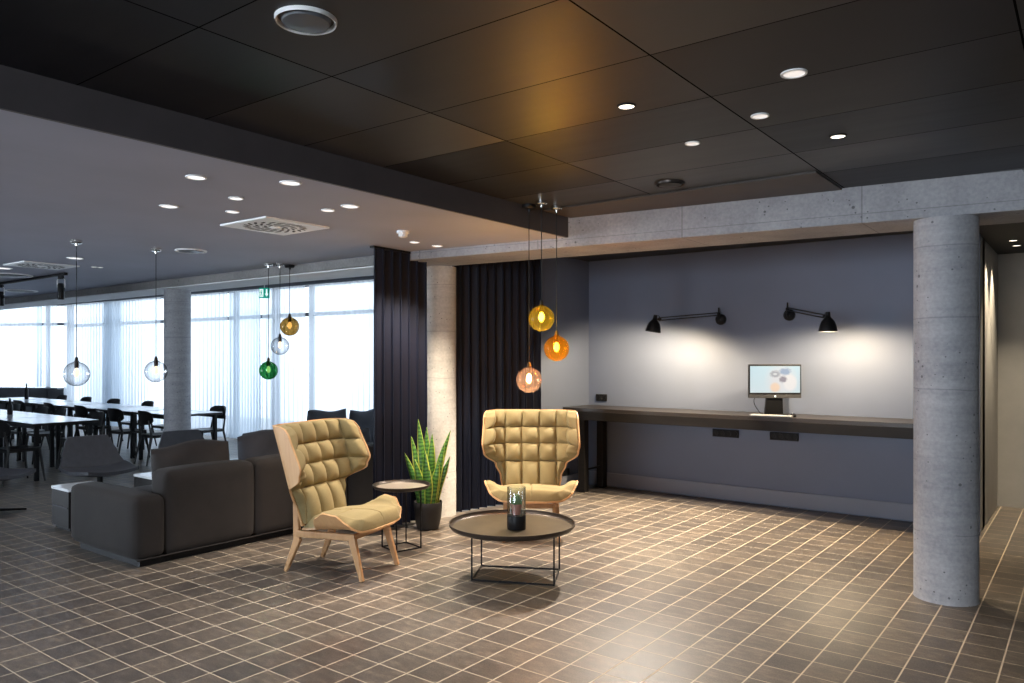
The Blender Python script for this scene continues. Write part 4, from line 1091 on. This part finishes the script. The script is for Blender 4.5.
# ================================================================== DINING TABLES AND CHAIRS
def make_table(label, loc, sx=1.14, sy=.76, group=None):
    t = thing('dining_table', label, 'table', loc, 0, group)
    bm = bm_new(); add_box(bm, (0, 0, .745), (sx, sy, .006)); obj('laminate_top', bm, M['tabletop'], t, smooth=False)
    bm = bm_new(); add_box(bm, (0, 0, .727), (sx + .004, sy + .004, .029)); obj('table_board', bm, M['chair_dark'], t, smooth=False, bevel=.002)
    for ix in (-1, 1):
        for iy in (-1, 1):
            bm = bm_new(); add_box(bm, (ix * (sx / 2 - .08), iy * (sy / 2 - .08), .3565), (.05, .05, .713)); obj('leg', bm, M['black'], t, smooth=False, bevel=.003)
    for iy in (-1, 1):
        bm = bm_new(); add_box(bm, (0, iy * (sy / 2 - .08), .69), (sx - .2, .025, .045)); obj('rail', bm, M['black'], t, smooth=False)
    return t
def make_chair(label, loc, rot, group=None):
    """front is -y"""
    t = thing('dining_chair', label, 'chair', loc, rot, group)
    def seat(u, v, o):
        x, y = (u * 2 - 1), (v * 2 - 1); w = .215 - .02 * (y > 0) * y
        r = 1 - .10 * (abs(x) ** 6) * (abs(y) ** 2); return Vector((x * w * (1 - .06 * y * y), y * .205 * (1 - .08 * x * x), .445 - .014 * (1 - x * x) * (1 - y * y) + o))
    bm = bm_new(); add_grid(bm, lambda u, v: seat(u, v, 0), 12, 12, lambda u, v: seat(u, v, -.018)); obj('seat', bm, M['chair_dark'], t, angle=50)
    def bk(u, v, o):
        a = (u * 2 - 1); h = .105 * (1 - abs(a) ** 5 * .55); z = .70 + (v * 2 - 1) * h
        return Vector((a * .225, .215 + (z - .45) * .12 - .055 * a * a + o, z))
    bm = bm_new(); add_grid(bm, lambda u, v: bk(u, v, 0), 18, 8, lambda u, v: bk(u, v, .014)); obj('backrest', bm, M['chair_dark'], t, angle=50)
    for s in (-1, 1):
        bm = bm_new(); add_tube(bm, [(s * .205, -.235, 0), (s * .185, -.175, .435)], [.012, .018], 10); obj('leg', bm, M['chair_dark'], t)
        bm = bm_new(); add_tube(bm, [(s * .200, .275, 0), (s * .175, .190, .42), (s * .165, .232, .66)], [.012, .018, .012], 10); obj('leg', bm, M['chair_dark'], t)
    bm = bm_new()
    add_bar(bm, (-.18, -.17, .415), (.18, -.17, .415), (.02, .03), (.02, .03)); add_bar(bm, (-.175, .185, .415), (.175, .185, .415), (.02, .03), (.02, .03))
    for s in (-1, 1): add_bar(bm, (s * .18, -.17, .415), (s * .175, .185, .415), (.02, .03), (.02, .03))
    obj('seat_frame', bm, M['chair_dark'], t)
    return t
GT2, GTW = 'white dining tables of the nearer row', 'white dining tables of the window row'
tb = make_table('white-topped dining table nearest to the lounge, with dark legs', (-11.35, 4.50, 0), 1.14, .82, GT2)
index_kids()
dup(tb, (-12.53, 4.50, 0), 0, 'white dining table second in the nearer row, with a dark bottle on it', GT2)
dup(tb, (-13.71, 4.50, 0), 0, 'white dining table third in the nearer row, touching the left edge', GT2)
dup(tb, (-14.89, 4.50, 0), 0, 'white dining table farthest in the nearer row, with the peaked bottle', GT2)
for xx, lab in ((-11.31, 'dining table of the window row partly behind the thin column'), (-12.55, 'window-row dining table just left of the thin column'), (-13.79, 'third dining table of the window row counted from the thin column'),
                (-15.03, 'fourth dining table of the window row counted from the thin column'), (-16.27, 'fifth dining table of the window row counted from the thin column'), (-17.51, 'farthest dining table of the window row, with a slim bottle on it')):
    dup(tb, (xx, 6.34, 0), 0, lab, GTW)
chs = make_chair('dark dining chair at the left edge, its seat pushed under the nearest table', (-10.95, 3.98, 0), PI + .12, 'dark dining chairs of the nearer row')
index_kids()
near_row = [(-11.55, 5.02, .06, 'dark dining chair at the window side of the nearest dining table'), (-12.75, 5.02, -.08, 'dark dining chair at the window side of the second table in the nearer row'),
            (-13.35, 5.0, .04, 'dark dining chair on the window side, where the second and third nearer tables meet'), (-14.5, 5.02, .1, 'dark dining chair at the window side of the third nearer table'),
            (-12.35, 3.95, PI - .1, 'dark dining chair on the lounge side of the second nearer table')]
for x, y, r, lab in near_row: dup(chs, (x, y, 0), r, lab, 'dark dining chairs of the nearer row')
far_row = [(-11.34, 6.84, .0, 'dark dining chair right of the thin column, against the sheer curtains'), (-12.5, 6.84, .05, 'dark dining chair hidden mostly by the thin column, window side'),
           (-13.60, 6.84, -.05, 'dark dining chair on the window side, first left of the thin column'), (-14.85, 6.84, .05, 'dark dining chair on the window side, second left of the thin column'),
           (-16.0, 6.84, .0, 'dark dining chair on the window side, third left of the thin column'), (-17.1, 6.84, .0, 'dark dining chair on the window side nearest the window corner'),
           (-11.2, 5.98, PI - .05, 'dark rounded-back chair just left of the thin column, back to the camera'), (-12.14, 5.98, PI + .05, 'dark rounded-back chair below the bunched sheer, back to the camera'),
           (-13.3, 5.98, PI, 'dark chair with its back to the camera below the leftmost pendant'), (-14.5, 5.98, PI - .04, 'dark chair with back to the camera seen above the second nearer table'),
           (-15.8, 5.98, PI + .03, 'dark chair with back to the camera farthest along the window row')]
for x, y, r, lab in far_row: dup(chs, (x, y, 0), r, lab, 'dark dining chairs of the window row')
# bottles on the tables
def bottle(px, py_base, z, h, label):
    x, y = at_z(px, py_base, z); t = thing('bottle', label, 'bottle', (x, y, z))
    bm = bm_new(); add_lathe(bm, [(1e-5, 0), (.034, 0), (.036, .01), (.036, h * .55), (.014, h * .75), (.013, h * .93), (1e-5, h * .93)], 20, cap=False); obj('bottle_body', bm, M['black'], t, angle=50)
    bm = bm_new(); add_lathe(bm, [(.016, h * .92), (.016, h), (1e-5, h)], 16, cap=False); obj('cap', bm, M['shell_grey'], t)
bottle(10, 414.5, .748, .24, 'dark bottle standing on the second nearer dining table')
bottle(26.5, 399.2, .748, .32, 'slim dark bottle silhouetted against the grey window sill')

# ================================================================== LIGHT
# lamps of the room
W1, W2, WW = (1, .97, .94), (1, .85, .66), (1, .89, .76)
def down(name, x, y, z, e, col, ang, size=.04, tgt=None):
    add_light(name, 'SPOT', (x, y, z - .012), e, col, size, tgt or (x, y, 0), ang, .6)
for k in (626.5, 838): down('downlight_beam', DL[k][0], DL[k][1], ZD, 60 if k < 700 else 18, W2, 110)
for k in (794, 760, 692.5): down('downlight_beam', DL[k][0], DL[k][1], ZD, 24, WW, 95)
for k in (196, 290.5, 236, 169, 232.5, 328, 350): down('downlight_beam', DL[k][0], DL[k][1], ZL, 22, W1, 110)
down('downlight_beam', DL[414.5][0], DL[414.5][1], ZL, 120, WW, 100)
down('downlight_beam', DL[437.5][0], DL[437.5][1], ZL, 190, W2, 100)
down('downlight_beam', DL[75][0], DL[75][1], ZL, 25, W1, 110)
# nook ceiling lamps behind the beam
for nx_, ny_, lab in ((-3.55, 6.75, 'recessed downlight in the nook ceiling behind the beam, left one'), (-2.3, 6.9, 'recessed downlight in the nook ceiling behind the beam, right one')):
    t = thing('downlight', lab, 'ceiling light', (nx_, ny_, ZN), 0, 'downlights in the nook ceiling')
    bm = bm_new(); add_lathe(bm, [(.04, -.001), (.042, -.006), (.05, -.006), (.051, 0), (.051, .004)], 32, cap=False); obj('trim_ring', bm, M['black'], t)
    bm = bm_new(); add_lathe(bm, [(1e-5, -.003), (.041, -.003)], 32, cap=False); obj('lens', bm, M['lamp_warm'], t)
down('downlight_beam', -3.55, 6.75, ZN, 620, WW, 100, tgt=(-3.4, 5.9, 0))
down('downlight_beam', -2.3, 6.9, ZN, 60, WW, 80, tgt=(-2.5, 6.3, 0))
# hall lamps
for k, (px, py) in enumerate(((1013, 240.3), (1016.5, 245.3))):
    hx, hy = at_z(px, py, 2.70)
    t = thing('downlight', ('nearer' if k == 0 else 'farther') + ' of the two small downlights in the dark hall ceiling', 'ceiling light', (hx, hy, 2.70), 0, 'downlights in the hall ceiling')
    bm = bm_new(); add_lathe(bm, [(.034, -.001), (.036, -.006), (.044, -.006), (.045, 0), (.045, .004)], 28, cap=False); obj('trim_ring', bm, M['black'], t)
    bm = bm_new(); add_lathe(bm, [(1e-5, -.003), (.036, -.003)], 28, cap=False); obj('lens', bm, M['lamp_warm'], t)
    down('hall_beam', hx, hy, 2.70, 60, (1, .84, .60), 60)
for hy in (8.55, 9.1): down('hall_wall_washer', -.66, hy, 2.70, 70, (1, .85, .62), 70)

SKY, SKY_FILL = 2.7, 15.5
# daylight: overcast sky, entering through the glazing
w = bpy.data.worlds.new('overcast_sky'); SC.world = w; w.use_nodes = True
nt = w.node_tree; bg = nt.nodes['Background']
tc = nt.nodes.new('ShaderNodeTexCoord'); sp = nt.nodes.new('ShaderNodeSeparateXYZ'); lk(nt, tc.outputs['Generated'], sp.inputs[0])
mr = nt.nodes.new('ShaderNodeMapRange'); mr.inputs[1].default_value = -.3; mr.inputs[2].default_value = .6; lk(nt, sp.outputs[2], mr.inputs[0])
lk(nt, ramp(nt, mr.outputs[0], [(0, (.80, .88, .96)), (1, (.68, .83, 1.0))]), bg.inputs[0])
# the unseen sky behind the viewer is raised, added to brighten the room
ms = nt.nodes.new('ShaderNodeMapRange'); ms.inputs[1].default_value = -.5; ms.inputs[2].default_value = .3; ms.inputs[3].default_value = SKY_FILL; ms.inputs[4].default_value = SKY
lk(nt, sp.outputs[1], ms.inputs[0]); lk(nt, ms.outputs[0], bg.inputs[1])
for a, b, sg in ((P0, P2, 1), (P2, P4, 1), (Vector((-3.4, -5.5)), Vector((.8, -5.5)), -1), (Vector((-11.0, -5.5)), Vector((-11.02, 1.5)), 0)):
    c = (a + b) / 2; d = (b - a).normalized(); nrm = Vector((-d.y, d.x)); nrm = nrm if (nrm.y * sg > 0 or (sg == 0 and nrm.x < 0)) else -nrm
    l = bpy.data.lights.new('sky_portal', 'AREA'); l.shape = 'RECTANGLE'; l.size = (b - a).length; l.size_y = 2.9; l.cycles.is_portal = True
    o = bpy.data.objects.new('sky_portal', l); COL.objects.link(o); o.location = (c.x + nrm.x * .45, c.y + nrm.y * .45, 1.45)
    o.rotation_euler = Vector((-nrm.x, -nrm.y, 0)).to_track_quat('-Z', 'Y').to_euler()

SC.view_settings.view_transform = 'Standard'; SC.view_settings.look = 'None'
SC.view_settings.gamma = 1; SC.view_settings.exposure = 0.5; SC.view_settings.use_curve_mapping = False
SC.cycles.use_denoising = True
SC.cycles.max_bounces = 8; SC.cycles.diffuse_bounces = 4; SC.cycles.transparent_max_bounces = 24
SC.cycles.sample_clamp_indirect = 6
SC.cycles.caustics_reflective = False; SC.cycles.caustics_refractive = False
